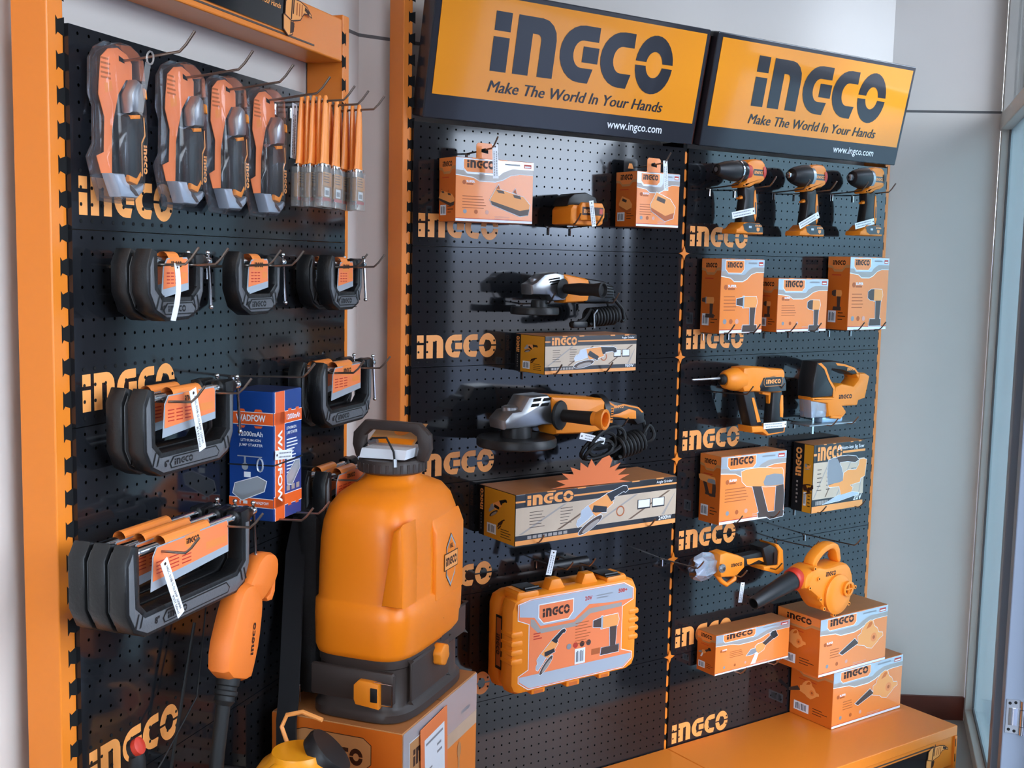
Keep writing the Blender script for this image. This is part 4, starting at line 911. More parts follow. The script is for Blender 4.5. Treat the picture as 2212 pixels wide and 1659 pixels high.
for x in (.070, .335):
    b = MB(); b.box(x - .026, x + .026, -.058, .010, chh + .0105, chh + .0135, 'black_plastic', .001); b.tube([(x - .022, -.046, chh + .015), (x + .022, -.046, chh + .015)], .004, 'black_plastic', 8); b.build('latch', t)
put(t, 'B', .224, .075, .490)
g_ = price_tag('white price tag hanging in front of the tool case handle', .066, .018); put(g_, 'B', .362, .125, .858, ry=14)

# sun-shaped offer card on the long carton
b = MB(); pts = []
n = 11
for k in range(2 * n + 1):
    a = pi * k / (2 * n); rr = .085 if k % 2 else .120
    if k == 13: rr = .135
    pts.append((.122 + rr * 1.0 * -cos(a), rr * .62 * sin(a)))
T_ = RX(14)
b.at(T_); b.prism(pts, -.0005, .0005, 'fluo'); pts2 = [(x, -z * .75) for x, z in pts]; b.at(RX(82)); b.prism(pts2, -.0004, .0004, 'pink')
o = b.build('offer_card', flat=True); tag(o, 'orange-pink sun-shaped cardboard offer card folded on top of the longest carton', 'card'); put(o, 'B', .322, .165, 1.0315, rz=-4)

# ------------------------------------------------------------------ G-clamps of the left bay
def clamp(w, h, size, label, card=True, handle=True):
    """origin: middle of the screw; frame hangs below; front towards -y"""
    t = thing('g_clamp', label, 'clamp', 'black G-clamps hanging in the left bay'); L, Rr = -w / 2, w / 2; a = .022 + w * .03; s = .034
    O = [(L, -h + .045), (L, -.004), (L + a * .45, .018), (L + a * .95, .014), (L + a, -.004), (L + a, -h + s + .020), (L + a + .016, -h + s + .004), (Rr - a - .014, -h + s + .004), (Rr - a * .8, -h + s + .020), (Rr - a * .8, -.012), (Rr - a * .9, .010), (Rr - .002, .012), (Rr, -.004), (Rr - .003, -h + .045), (Rr - .018, -h + .012), (Rr - .045, -h + .001), (L + .045, -h), (L + .016, -h + .014)]
    b = MB(); b.prism(O, -.015, .015, 'iron_black', .0025)
    I = [(L + .006, -h + .045), (L + .006, -.01), (L + a * .5, .006), (L + a * .6, -h + .05), (L + a + .010, -h + s - .004), (Rr - a - .010, -h + s - .004), (Rr - a * .5, -h + .05), (Rr - a * .5, -.01), (Rr - .006, -.01), (Rr - .007, -h + .045), (Rr - .022, -h + .017), (Rr - .047, -h + .006), (L + .047, -h + .006), (L + .020, -h + .019)]
    b.prism(I, -.0162, -.013, 'iron_grey', .0006)
    y = -.0169
    for i in range(2):
        x = L + .016 + i * .011; b.flat([(x, -h + .020 + i * -.002), (x + .004, -h + .019), (x + .012, -h + .040), (x + .009, -h + .041)], y, 'iron_black'); x = Rr - .016 - i * .011
        b.flat([(x, -h + .020), (x - .004, -h + .019), (x - .010, -h + .040), (x - .007, -h + .041)], y, 'iron_black')
    x0 = L + w * .26; x1 = Rr - w * .22
    b.flat([(x0, -h + .010), (x1, -h + .010), (x1 + .006, -h + .018), (x1 - .004, -h + .029), (x0 + .006, -h + .029), (x0 - .004, -h + .018)], y, 'iron_black')
    b.flat([(x0 + .002, -h + .012), (x1 - .002, -h + .012), (x1 + .003, -h + .018), (x1 - .006, -h + .027), (x0 + .008, -h + .027), (x0 - .001, -h + .018)], y - .0003, 'iron_grey')
    b.logo(x0 + .008, -h + .0145, .010, y - .0006, 'iron_black', w=min(.05, (x1 - x0) * .6)); b.text(size, L + w * .19, -h + .015, .010, y - .0006, 'iron_black', bold=.02); b.rect(x0, x1, -h + .005, -h + .0065, y, 'iron_black')
    b.build('frame', t)
    b = MB(); b.lathe([(.006, Rr - a * 1.1), (.0125, Rr - a), (.0125, Rr + .012), (.010, Rr + .016)], 'iron_black', 18, 'x'); b.build('boss', t)
    b = MB(); b.lathe([(.0095, L + a), (.0095, L + a + .008), (.0075, L + a + .010)] + [(.0075 if k % 2 else .0069, L + a + .012 + k * .003) for k in range(int((w - a * 2 - .016) / .003))] + [(.006, Rr + .020), (.0075, Rr + .022), (.0075, Rr + .034), (.005, Rr + .036)], 'chrome', 16, 'x'); b.build('screw', t)
    b = MB(); hx = Rr + .028; b.tube([(hx, -.003, .012), (hx + .004, -.006, -.050 - h * .25)], .0026, 'chrome', 8); b.ball(.0042, 'chrome', (hx, -.003, .014), 6); b.ball(.0042, 'chrome', (hx + .004, -.006, -.052 - h * .25), 6)
    if handle: b.build('tommy_bar', t)
    # printed card folded over the screw
    b = MB(); c0, c1 = L + a + w * .10, Rr - a - w * .10; ch = min(.062, h * .62)
    n = 8; prev = [(x, .012 * cos(pi * k / n) , .002 + .0125 * sin(pi * k / n)) for k in range(n + 1) for x in (c0 + w * .10, c1 - w * .15)]
    b.add(prev, [(2 * k, 2 * k + 1, 2 * k + 3, 2 * k + 2) for k in range(n)], 'card_orange')
    yk = -.0125; F = [(c0 + .010, .004), (c1 - .004, .006), (c1, .0), (c1, -ch * .78), (c0 - .006, -ch), (c0, -.01)]
    b.prism(F, yk - .0004, yk + .0002, 'card_silver'); b.flat(inset([(c0 + .010, .004), (c1 - .004, .006), (c1, .0), (c1, -ch * .62), (c0 - .003, -ch * .80), (c0, -.01)], .002), yk - .0008, 'fluo')
    mx = (c0 + c1) / 2; lw = min(.034, (c1 - c0) * .42); b.flat([(mx - lw * .6, .004), (mx + lw * .6, .006), (mx + lw * .6, -.010), (mx + lw * .4, -.015), (mx - lw * .4, -.016), (mx - lw * .6, -.011)], yk - .0010, 'card_orange'); b.logo(mx - lw / 2, -.0095, .0088, yk - .0014, 'ink', w=lw)
    R_ = random.Random(4)
    for i in range(4):
        for j in range(3): x = c0 + .008 + j * (c1 - c0) * .16; b.rect(x, x + (c1 - c0) * .12, -ch * .34 - i * ch * .09, -ch * .31 - i * ch * .09, yk - .0011, 'red')
    b.rect(mx + (c1 - c0) * .18, c1 - .006, -ch * .5, -ch * .30, yk - .0011, 'card_orange')
    b.build('card', t, flat=True); return t
SZ = {'4': (.150, .094, '4"'), '6': (.250, .122, '6"'), '6s': (.232, .118, '6"'), '8': (.335, .126, '8"')}
cl = [('4', .126, 1.592, (.080, .042), 'top clamp row, left pair', ('front one, price tag on it', 'rear one')),
      ('4', .385, 1.592, (.072,), 'top clamp row, single one in the middle', ('',)),
      ('4', .712, 1.590, (.080, .034), 'top clamp row, right pair by the orange post', ('front one', 'rear one')),
      ('6', .155, 1.379, (.085, .045), 'second clamp row, left pair', ('front one, price tag on its card', 'rear one')),
      ('6s', .720, 1.376, (.080, .034), 'second clamp row, right pair beside the blue carton', ('front one', 'rear one')),
      ('8', .093, 1.163, (.128, .092, .056), 'largest size, lowest row', ('front one of three', 'middle one of three', 'rear one of three')),
      ('6s', .700, 1.160, (.100, .055), 'pair mostly hidden behind the backpack sprayer', ('front one', 'rear one'))]
HW = {c[4]: n_ for c, n_ in zip(cl, ('the top left clamps', 'the single middle clamp', 'the top right clamps', 'the second-row left clamps', 'the second-row right clamps', 'the three largest clamps', 'the clamps behind the sprayer'))}
for sz, u, z, ds, where, which in cl:
    first = None
    for d_, wh in zip(ds, which):
        lab = 'black iron G-clamp, ' + where + (', ' + wh if wh else '')
        if first is None: t = first = clamp(*SZ[sz][:2], SZ[sz][2], lab)
        else: t = dup(first); t['label'] = lab
        put(t, 'A', u, d_, z)
    w = SZ[sz][0]; Lh = ds[0] + .055
    hook('A', u - w * .24, z - .0102, Lh, 'under the left end of ' + HW[where]); hook('A', u + w * .30, z - .0102, Lh, 'under the right end of ' + HW[where])
g_ = price_tag('curled white price tag on the front clamp of the top left pair', .088, .013, bend=.006); put(g_, 'A', .092, .118, 1.588, ry=7)
g_ = price_tag('white price tag reading HGC 0106 on the second-row left clamp', .104, .019, t1='HGC 0106 G CLAMP 150MM', t2='R161(inc)'); put(g_, 'A', .128, .120, 1.390, ry=-15)
g_ = price_tag('white price tag reading HGC 0108 on the largest front clamp', .104, .018, t1='HGC 0108 G CLAMP 200MM', t2='R207.50incl'); put(g_, 'A', -.008, .160, 1.150, ry=-24)

# ------------------------------------------------------------------ blister packs
SH = [(x * .82 - .001, z) for x, z in mm([(-84, 93), (-67, 112), (-38, 124), (-8, 123), (14, 115), (31, 104), (37, 67), (42, -18), (34, -70), (30, -96), (-2, -117), (-63, -115), (-80, -82), (-93, -51), (-76, -30), (-75, 24), (-86, 42)])]
def pack(label):
    global mm
    mm0 = mm; mm = lambda p: [(x * .82 / 1000 - .001, z / 1000) for x, z in p]
    t = thing('blister_pack', label, 'tool pack', 'blister packed hand tools in the top left row')
    b = MB(); b.prism(SH, -.004, .001, 'blister', .001); b.build('backing_shell', t)
    b = MB(); Q = (mm([(-64, 60), (-58, 98), (-38, 112), (-11, 117), (17, 110), (31, 98), (31, 73), (13, 72), (-10, 48), (-22, 17), (-30, -8), (-32, -72), (-62, -74), (-74, -49), (-53, -42), (-50, 10), (-66, 42)])); b.prism(Q, -.0075, -.0065, 'fluo')
    b.flat(mm([(-8, 106), (8, 102), (9, 96), (-7, 98)]), -.0078, 'hole'); b.flat(mm([(-50, 60), (-30, 66), (-26, 52), (-48, 46)]), -.0078, 'card_orange'); b.lines(-.050, -.022, .098, 5, .007, .003, -.0078, 'ink_soft', 3); b.build('printed_card', t, flat=True)
    b = MB(); b.prism(mm([(-23, 14), (-6, 20), (16, 22), (27, 18), (34, -8), (36, -60), (26, -84), (4, -86), (-22, -78), (-26, -40)]), -.031, -.010, 'black_plastic', .009); b.build('grip', t)
    b = MB(); b.prism(mm([(-12, 16), (14, 19), (14, 13), (-12, 10)]), -.0325, -.025, 'tool_orange', .001); b.prism(mm([(-20, -74), (2, -78), (14, -66), (18, -72), (4, -88), (-20, -84)]), -.032, -.02, 'tool_orange', .002)
    b.flat(mm([(24, 16), (27, 16), (30, -12), (20, -24), (20, -74), (17, -74), (17, -22), (26, -11)]), -.0315, 'logo_orange'); b.build('orange_trim', t)
    b = MB(); b.at(TR((.018, 0, -.026)) @ RY(90)); b.logo(0, -.0, .0085, -.0317, 'logo_orange', w=.044); b.build('logo', t, flat=True)
    b = MB(); b.prism(mm([(-8, 20), (-9, 48), (12, 72), (26, 66), (32, 36), (28, 22)]), -.032, -.008, 'alu', .006); b.prism(mm([(25, 60), (31, 58), (33, 44), (27, 46)]), -.034, -.02, 'tool_orange', .001); b.build('blade_head', t)
    b = MB(); b.prism(mm([(-62, -74), (-30, -73), (-24, -84), (-2, -95), (8, -92), (28, -84), (24, -98), (6, -108), (-41, -108)]), -.030, -.006, 'card_silver', .003); b.flat(mm([(-18, -88), (0, -96), (10, -104), (0, -105), (-16, -96)]), -.0304, 'print_dark'); b.build('foil_foot', t)
    b = MB(); b.prism(inset(SH, .004), -.034, -.001, 'blister', .005, back=False); b.build('clear_bubble', t); mm = mm0; return t
labs = ['clear blister pack with black grip, leftmost of four, translucent price tag on it', 'clear blister pack with black grip, second from the left post', 'clear blister pack with black grip, third from the left post', 'clear blister pack with black grip, rightmost of four, next to the paint brushes']
t0 = None
for i, u in enumerate((.083, .246, .378, .513)):
    if i == 0: t = t0 = pack(labs[0])
    else: t = dup(t0); t['label'] = labs[i]
    put(t, 'A', u, .022, 1.795 - .001 * i, ry=(0, 1, -1, 0)[i])
    hook('A', u + .004, 1.893, .130, 'through the hole of the %s blister pack' % ('leftmost', 'second', 'third', 'rightmost')[i], tip=.034, rise=.012)
b = MB()
for r_ in (radians(0),): b.add([(x, -.001 * k, -.012 * k) for k in range(8) for x in (-.007, .007)], [(2 * k, 2 * k + 1, 2 * k + 3, 2 * k + 2) for k in range(7)], 'wrap')
b.tube([(.008 * cos(a * pi / 6), -.001, .010 + .010 * sin(a * pi / 6)) for a in range(12)], .0015, 'wrap', 6, closed=True)
o = b.build('price_tag', flat=True); tag(o, 'translucent price tag looped on the leftmost hook above the blister pack', 'price tag'); put(o, 'A', .072, .085, 1.886, ry=22)

# ------------------------------------------------------------------ paint brushes
def brush(label, wd=.034):
    t = thing('paint_brush', label, 'paint brush', 'orange-handled paint brushes on three hooks')
    b = MB(); se = []
    for z, a, c in ((.012, .003, .0025), (.009, .006, .0035), (0, .0075, .004), (-.03, .0105, .0055), (-.07, .0125, .0062), (-.095, .0135, .0065), (-.108, wd * .42, .0062), (-.118, wd * .5, .006)):
        se.append([(a * cos(2 * pi * k / 12), c * sin(2 * pi * k / 12), z) for k in range(12)])
    b.loft(se, 'brush_orange'); b.flat(circ(0, 0, .0025, 8), -.0042, 'hole'); b.build('handle', t)
    b = MB(); b.box(-wd / 2, wd / 2, -.0062, .0062, -.136, -.117, 'chrome', .002); b.build('ferrule', t)
    b = MB(); b.box(-wd / 2 + .001, wd / 2 - .001, -.005, .005, -.182, -.136, 'bristle', .002); b.build('bristles', t)
    b = MB(); b.box(-wd / 2 - .003, wd / 2 + .003, -.0078, .0078, -.200, -.124, 'wrap', .001); b.build('clear_sleeve', t)
    b = MB(); b.rect(-wd / 2, wd / 2, -.160, -.134, -.0070, 'amber'); b.lines(-wd * .4, wd * .4, -.137, 4, .005, .0015, -.0073, 'ink', 3); b.rect(-wd * .3, wd * .3, -.180, -.163, -.0070, 'card_edge'); b.rect(-wd * .2, wd * .2, -.177, -.168, -.0073, 'print_grey'); b.rect(-wd / 2, wd / 2, -.188, -.182, -.0070, 'red'); b.build('label', t, flat=True)
    return t
bp = None; ordn = {0: 'frontmost', 1: 'second from the front', 2: 'third from the front', 3: 'fourth from the front', 4: 'rearmost'}
for (u, n, hk_, d1) in ((.585, 5, 'left', .112), (.645, 3, 'middle', .105), (.718, 4, 'right', .118)):
    for i in range(n):
        lab = 'paint brush with orange handle on the %s of three brush hooks, %s' % (hk_, ordn[i] if i < n - 1 else 'rearmost')
        if bp is None: t = bp = brush(lab)
        else: t = dup(bp); t['label'] = lab
        put(t, 'A', u, d1 - .0148 * i * (.85 if n == 5 else 1), 1.899, ry=(2, -2.5, 1.5, -1, 2)[i], rz=(0, 12, -8, 14, -10)[i] * .6)
    hook('A', u, 1.8995, .150, 'carrying the %s bunch of paint brushes' % hk_, rise=.002)
g_ = price_tag('long white price tag hanging left of the paint brushes', .105, .019); put(g_, 'A', .585, .046, 1.897, ry=4)

# ------------------------------------------------------------------ blue carton
def blue_carton():
    w, h, d = .103, .240, .093; b = MB(); b.box(0, w, 0, d, 0, h, 'blue', .0015); y = -.0006
    b.rect(.001, w - .001, .001, h - .001, y, 'blue')
    b.rect(.004, .040, .0, h, y - .0002, 'card_edge'); b.rect(0, w, .024, .046, y - .0002, 'card_edge'); b.rect(0, w, h - .062, h - .038, y - .0002, 'card_edge')
    b.rect(.0052, .0388, .0, h, y - .0004, 'wad_orange'); b.rect(0, w, .0252, .0448, y - .0004, 'wad_orange'); b.rect(0, w, h - .0608, h - .0392, y - .0004, 'wad_orange')
    for x in (.058, .086): b.rect(x - .006, x + .006, h - .040, h - .0350, y - .0004, 'wad_orange'); b.rect(x - .006, x + .006, .021, .026, y - .0004, 'wad_orange')
    b.text('WADFOW', .0145, h - .072, .0155, y - .0008, 'white', w=.135, bold=.03, vert=True)
    b.text('12000mAh', .046, h - .055, .010, y - .0008, 'white', w=.050, bold=.02); b.text('LITHIUM-ION', .046, h - .074, .0055, y - .0006, 'white', w=.036, bold=.01); b.text('JUMP STARTER', .046, h - .083, .0055, y - .0006, 'white', w=.040, bold=.01)
    b.lines(.046, .094, h - .092, 11, .0062, .0022, y - .0006, 'white', 12); pic(b, 'power', .072, .082, .24, y - .0006, rot=25)
    for i in range(3): b.rect(.046 + i * .018, .058 + i * .018, .050, .060, y - .0006, 'card_grey')
    b.at(TR((0, d, 0)) @ RZ(-90)); b.rect(.001, d - .001, .001, h - .001, y, 'blue')
    for z0, z1 in ((.024, .042), (h - .062, h - .038)): b.rect(0, d, z0, z1, y - .0002, 'card_edge'); b.rect(0, d, z0 + .0012, z1 - .0012, y - .0004, 'wad_orange')
    for x in (.026, .062): b.prism([(x - .009, h - .064), (x + .009, h - .064), (x + .006, h - .068), (x - .006, h - .068)], y - .0003, y, 'wad_orange'); b.prism([(x - .009, h - .038), (x + .009, h - .038), (x + .006, h - .033), (x - .006, h - .033)], y - .0003, y, 'wad_orange')
    b.text('WADFOW', d * .5, h - .055, .012, y - .0009, 'white', w=.062, bold=.03, align='c'); b.text('12000mAh', d * .5, h - .083, .009, y - .0006, 'white', w=.050, bold=.02, align='c'); b.text('LITHIUM-ION', d * .5, h - .093, .005, y - .0006, 'white', w=.042, align='c', bold=.01); b.text('JUMP STARTER', d * .5, h - .102, .005, y - .0006, 'white', w=.050, align='c', bold=.01)
    b.rect(.018, .07, h - .122, h - .120, y - .0006, 'card_silver'); b.flat(circ(.034, .100, .007), y - .0006, 'card_silver'); b.rect(.032, .036, .105, .118, y - .0006, 'card_silver')
    b.tube([(.066 + .006 * cos(a), y - .001, .104 + .012 * sin(a)) for a in [k * pi / 6 for k in range(12)]], .0018, 'card_silver', 5, closed=True); b.rect(.032, .046, .080, .090, y - .0006, 'card_edge')
    pic(b, 'power', d * .47, .060, .30, y - .0006, rot=4); b.text('f', .022, .029, .008, y - .0008, 'white', bold=.03); b.rect(.030, .039, .030, .036, y - .0008, 'white'); b.text('WADFOW', .056, .0305, .0055, y - .0008, 'white', w=.028, bold=.02)
    b.at(Matrix.Identity(4)); b.box(.002, w - .002, .002, d - .002, h, h + .0005, 'blue_dark')
    o = b.build('carton', flat=True); tag(o, 'dark blue and orange jump starter carton between the clamps of the left bay', 'carton'); return o
BC = blue_carton(); put(BC, 'A', .405, .103, 1.116)
b = MB(); hb_ = .105; b.tube([(-.001, -.002, .0), (.104, -.002, .004), (.105, .096, .004), (-.002, .094, -.003)], .0014, 'rubber', 6, closed=True); o = b.build('cable_tie'); tag(o, 'black elastic cord tied round the blue carton', 'cord'); put(o, 'A', .405, .103, 1.116 + hb_)
g_ = price_tag('white price tag tucked under the cord of the blue carton', .062, .017); put(g_, 'A', .403, .108, 1.116 + .125, ry=-84)
hook('A', .425, 1.113, .150, 'under the left edge of the blue carton'); hook('A', .490, 1.113, .150, 'under the right edge of the blue carton')
hook('A', .430, 1.379, .150, 'above the blue carton, beside the clamps')

# ------------------------------------------------------------------ carton and backpack sprayer in front of the left bay
FR['K'] = (-.4661, 2.2138, radians(-20.6)); KZ = .70; kw, kd, kh = .29, .37, KZ - .1535
b = MB(); b.box(0, kw, 0, kd, 0, kh, 'kraft', .002); y = -.0006
b.rect(.001, kw - .001, .001, kh - .001, y, 'card_deep')
Q = [(.075, kh - .022), (.205, kh - .022), (.222, kh - .034), (.222, kh - .072), (.206, kh - .086), (.190, kh - .088), (.176, kh - .100), (.06, kh - .100), (.05, kh - .090), (.05, kh - .03)]
b.flat(inset(Q, -.0015), y - .0002, 'ink'); b.flat(Q, y - .0004, 'kraft'); b.logo(.075, kh - .078, .032, y - .0008, 'ink', w=.13)
b.flat([(0, kh - .10), (.15, kh - .105), (.29, kh - .115), (.29, kh - .14), (0, kh - .13)], y - .0002, 'wood_print'); b.ring(circ(.20, kh - .17, .03), .004, y - .0004, 'ink')
b.at(TR((kw, 0, 0)) @ RZ(90)); b.rect(.001, kd - .001, .001, kh - .001, y, 'card_orange')
b.rect(.001, kd - .001, kh - .085, kh - .001, y - .0002, 'card_silver'); b.rect(.001, kd - .001, kh - .115, kh - .085, y - .0002, 'wood_print')
Q = [(.03, kh - .03), (.13, kh - .03), (.14, kh - .04), (.14, kh - .085), (.12, kh - .10), (.04, kh - .10), (.03, kh - .088)]
b.flat(inset(Q, -.002), y - .0004, 'card_edge'); b.flat(Q, y - .0006, 'kraft'); b.logo(.045, kh - .083, .034, y - .0009, 'ink', w=.11); b.rect(.285, .33, kh - .065, kh - .058, y - .0006, 'print_grey')
b.rect(.27, .277, kh - .50, kh - .14, y - .0006, 'kraft'); b.flat(circ(.2735, kh - .14, .010, 10, .018), y - .0008, 'kraft')
b.at(Matrix.Identity(4)); b.box(.002, kw - .002, .002, kd - .002, kh, kh + .0008, 'card_top'); b.box(.002, kw - .002, kd / 2 - .001, kd / 2 + .001, kh + .0008, kh + .001, 'ink')
o = b.build('carton', flat=True); tag(o, 'tall orange carton carrying the backpack sprayer', 'carton'); put(o, 'K', 0, 0, .1535)
b = MB(); b.box(0, .128, -.0016, 0, 0, .30, 'fluo', .0006) ; b.rect(.016, .112, .168, .272, -.0020, 'card_edge'); b.lines(.022, .105, .262, 1, .012, .005, -.0023, 'print_grey', 2); b.lines(.074, .105, .240, 2, .016, .005, -.0023, 'print_grey', 3); b.lines(.022, .060, .205, 2, .014, .004, -.0023, 'print_grey', 9)
o = b.build('price_card', flat=True); tag(o, 'orange card with a pale price label stuck to the side of the sprayer carton', 'price card')
o.matrix_world = TR(at('K', kw + .004, -.085, KZ - .318)) @ Matrix.Rotation(FR['K'][2], 4, 'Z') @ RZ(90) @ RY(-3)

sp = thing('backpack_sprayer', 'orange backpack sprayer with a black base and carrying handle', 'sprayer')
def se(a, b_, z, n=4.5, N_=40, dx=0, dy=0, tilt=0):
    o = []
    for k in range(N_):
        t_ = 2 * pi * k / N_; c, s_ = cos(t_), sin(t_)
        x = a * abs(c) ** (2 / n) * (1 if c >= 0 else -1); y_ = b_ * abs(s_) ** (2 / n) * (1 if s_ >= 0 else -1)
        o.append((x + dx, y_ + dy, z + tilt * (y_ / b_)))
    return o
b = MB(); b.loft([se(.105, .160, 0), se(.111, .167, .003), se(.111, .167, .018), se(.106, .163, .024), se(.102, .160, .03), se(.101, .158, .105), se(.104, .160, .108), se(.104, .160, .130), se(.098, .155, .150)], 'base_black'); b.build('base', sp)
b = MB(); b.loft([se(.095, .15, .118, tilt=.0), se(.106, .164, .126, 4.5), se(.110, .168, .138, 4.5), se(.112, .168, .20), se(.111, .167, .228), se(.1065, .163, .232), se(.106, .162, .238), se(.106, .162, .30, 4.2), se(.105, .161, .35, 4), se(.102, .157, .385, 3.8), se(.095, .149, .413, 3.4), se(.082, .134, .434, 3), se(.066, .100, .448, 2.5), se(.056, .062, .460, 2), se(.055, .055, .475, 2)], 'tank_orange')
b.build('tank', sp, angle=60)
b = MB()   # raised side moulding and front ridge
b.prism([(.060, .236), (.108, .236), (.109, .33), (.104, .40), (.085, .385)], -.167, -.10, 'tank_orange', .006)
b.build('side_moulding', sp)
MB().prism([(.095, .21), (.1135, .215), (.1135, .355), (.1, .385)], -.025, .115, 'tank_orange', .005).build('side_moulding', sp)
b = MB(); b.box(-.095, .088, -.163, -.15, .040, .104, 'base_black', .004); b.box(.100, .1075, -.12, .06, .035, .118, 'base_black', .004); b.box(.1, .1065, .02, .15, .10, .165, 'base_black', .004); b.build('base_panel', sp)
b = MB(); b.prism([(.008, .048), (.012, .038), (.040, .036), (.062, .034), (.062, .085), (.040, .087), (.018, .087), (.008, .077)], -.176, -.161, 'tool_orange', .002); b.box(.045, .060, -.1775, -.175, .048, .076, 'rubber', .001); b.build('latch', sp)
b = MB(); b.tube([(.052, -.168, .040), (.088, -.168, .042), (.088, -.168, .084), (.050, -.170, .086)], .0014, 'chrome', 6); b.build('latch_wire', sp)
b = MB(); n = 36; P = [( (.021 + .0022 * (1 if (k // 3) % 2 else 0)) * cos(2 * pi * k / n), (.021 + .0022 * (1 if (k // 3) % 2 else 0)) * sin(2 * pi * k / n)) for k in range(n)]; b.at(TR((.124, .0, .098)) @ RZ(90)); b.prism(P, -0.001, .022, 'tool_orange', .003); b.build('drain_knob', sp)
b = MB(); prof = [(.055, .468), (.064, .470), (.070, .474), (.070, .492), (.066, .498), (.050, .500)]; b.lathe(prof, 'base_black', 40, 'z')
for k in range(30): a = 2 * pi * k / 30; b.at(Matrix.Rotation(a, 4, 'Z')); b.box(.069, .0712, -.003, .003, .474, .492, 'base_black', .0006)
b.build('cap', sp)
b = MB(); b.prism([(-.080, .495), (-.088, .520), (-.086, .545), (-.060, .572), (.062, .572), (.086, .550), (.088, .520), (.078, .495), (.056, .495), (.062, .520), (.058, .545), (.045, .553), (-.045, .553), (-.060, .540), (-.062, .520), (-.056, .495)], -.011, .011, 'base_black', .004); b.build('carry_handle', sp)
b = MB(); b.at(RZ(90)); D = lambda s_: [(0, .055 * s_), (.022 * s_, .030 * s_), (.022 * s_, -.030 * s_), (0, -.055 * s_), (-.022 * s_, -.030 * s_), (-.022 * s_, .030 * s_)]
b.at(TR((.1137, .045, .285)) @ RZ(90)); b.flat(D(1.05), -.0005, 'ink'); b.flat(D(1), -.0009, 'card_silver'); b.flat(D(.88), -.0012, 'tank_orange')
b.rect(-.034, .034, -.018, .018, -.0014, 'ink'); b.rect(-.032, .032, -.016, .016, -.0017, 'logo_orange'); b.logo(-.027, -.009, .017, -.0020, 'ink', w=.054); b.text('16L', 0, .026, .010, -.0020, 'ink', align='c', bold=.02); b.build('badge', sp, flat=True)
b = MB()
def ribbon(b, path, w, th, m, ax='y'):
    vs = []; fs = []
    for x, y_, z in path:
        if ax == 'x': vs += [(x - w / 2, y_, z), (x + w / 2, y_, z), (x + w / 2, y_ + th, z), (x - w / 2, y_ + th, z)]; continue
        vs += [(x, y_ - w / 2, z), (x, y_ + w / 2, z), (x + th, y_ + w / 2, z), (x + th, y_ - w / 2, z)]
    for i in range(len(path) - 1):
        for k in range(4): fs.append((4 * i + k, 4 * i + (k + 1) % 4, 4 * i + 4 + (k + 1) % 4, 4 * i + 4 + k))
    fs += [(0, 1, 2, 3), tuple(4 * (len(path) - 1) + k for k in range(4))]; b.add(vs, fs, m)
ribbon(b, [(-.115, -.10, .42), (-.135, -.12, .40), (-.150, -.13, .31), (-.150, -.14, .22), (-.140, -.165, .12), (-.130, -.190, .03), (-.127, -.203, -.01), (-.125, -.205, -.10), (-.125, -.205, -.30)], .044, .005, 'strap', 'x'); b.build('shoulder_strap', sp)
b = MB(); ribbon(b, [(-.10, .08, .40), (-.150, .08, .41), (-.20, .08, .37), (-.225, .07, .30), (-.22, .06, .22), (-.20, .05, .12), (-.16, .05, .04), (-.13, .05, .0)], .065, .020, 'cloth_black'); b.build('shoulder_strap', sp)
b = MB(); b.box(-.150, -.100, -.13, .13, .02, .40, 'cloth_black', .014); b.build('back_pad', sp)
b = MB(); b.tube([(-.118, -.165, .055), (-.130, -.172, .030), (-.145, -.178, .0)], .0016, 'chrome', 6); b.tube([(-.118, -.165, .055), (-.116, -.166, .02)], .0008, 'chrome', 6); b.build('wire_pin', sp)
put(sp, 'K', .170, -.185, KZ + .0012)
bk = MB(); bk.prism([(-.05, 0), (.052, .002), (.056, .022), (-.044, .020)], -.05, .035, 'card_edge'); bk.at(TR((0, 0, .001)) @ RX(-62)); bk.rect(-.05, .055, -.002, .075, -.03, 'kraft'); bk.rect(-.045, .05, .0, .018, -.0306, 'tank_orange'); bk.flat(circ(.01, .046, .018), -.0306, 'tank_orange')
bk.at(Matrix.Identity(4)); bk.tube([(-.045, -.04, .02), (-.02, -.05, .042), (.012, -.052, .045), (.03, -.055, .018), (.034, -.058, -.002)], .0022, 'rubber', 7); bk.tube([(-.03, -.045, .032), (-.012, -.045, .036)], .006, 'alu', 8); bk.tube([(.034, -.058, .004), (.036, -.060, -.012)], .0045, 'alu', 8)
o = bk.build('instruction_booklet', flat=True); tag(o, 'folded orange and white leaflet tied inside the handle of the backpack sprayer', 'booklet'); put(o, 'K', .170, -.185, KZ + .502)

# spray gun of the backpack sprayer leaning in front of the panels
t = thing('spray_gun', 'orange pistol grip spray gun upright on a thick black lance', 'spray gun')
b = MB(); b.prism(smooth_poly(mm([(-34, 66), (-16, 74), (10, 70), (32, 40), (33, 20), (21, -38), (6, -72), (-9, -99), (-82, -70), (-80, -22), (-56, 29)])), -.024, .024, 'gun_orange', .013); b.build('grip', t)
b = MB(); b.prism(smooth_poly(mm([(-12, 66), (6, 80), (30, 106), (52, 113), (80, 106), (93, 90), (90, 60), (60, 40), (33, 28), (14, 40)])), -.019, .019, 'gun_orange', .010); b.build('head', t)
b = MB(); b.prism(mm([(80, 60), (91, 62), (88, 34), (78, 20), (62, 22), (58, 30), (72, 34), (78, 44)]), -.011, .011, 'gun_orange', .003); b.build('trigger', t)
b = MB(); b.at(TR((-.050, 0, -.088)) @ RY(22)); b.lathe([(.020, .008), (.020, -.004), (.0175, -.006), (.0175, -.012), (.020, -.014), (.020, -.020), (.017, -.022), (.017, -.028), (.018, -.030), (.013, -.038)], 'rubber', 20); b.build('hose_nut', t)
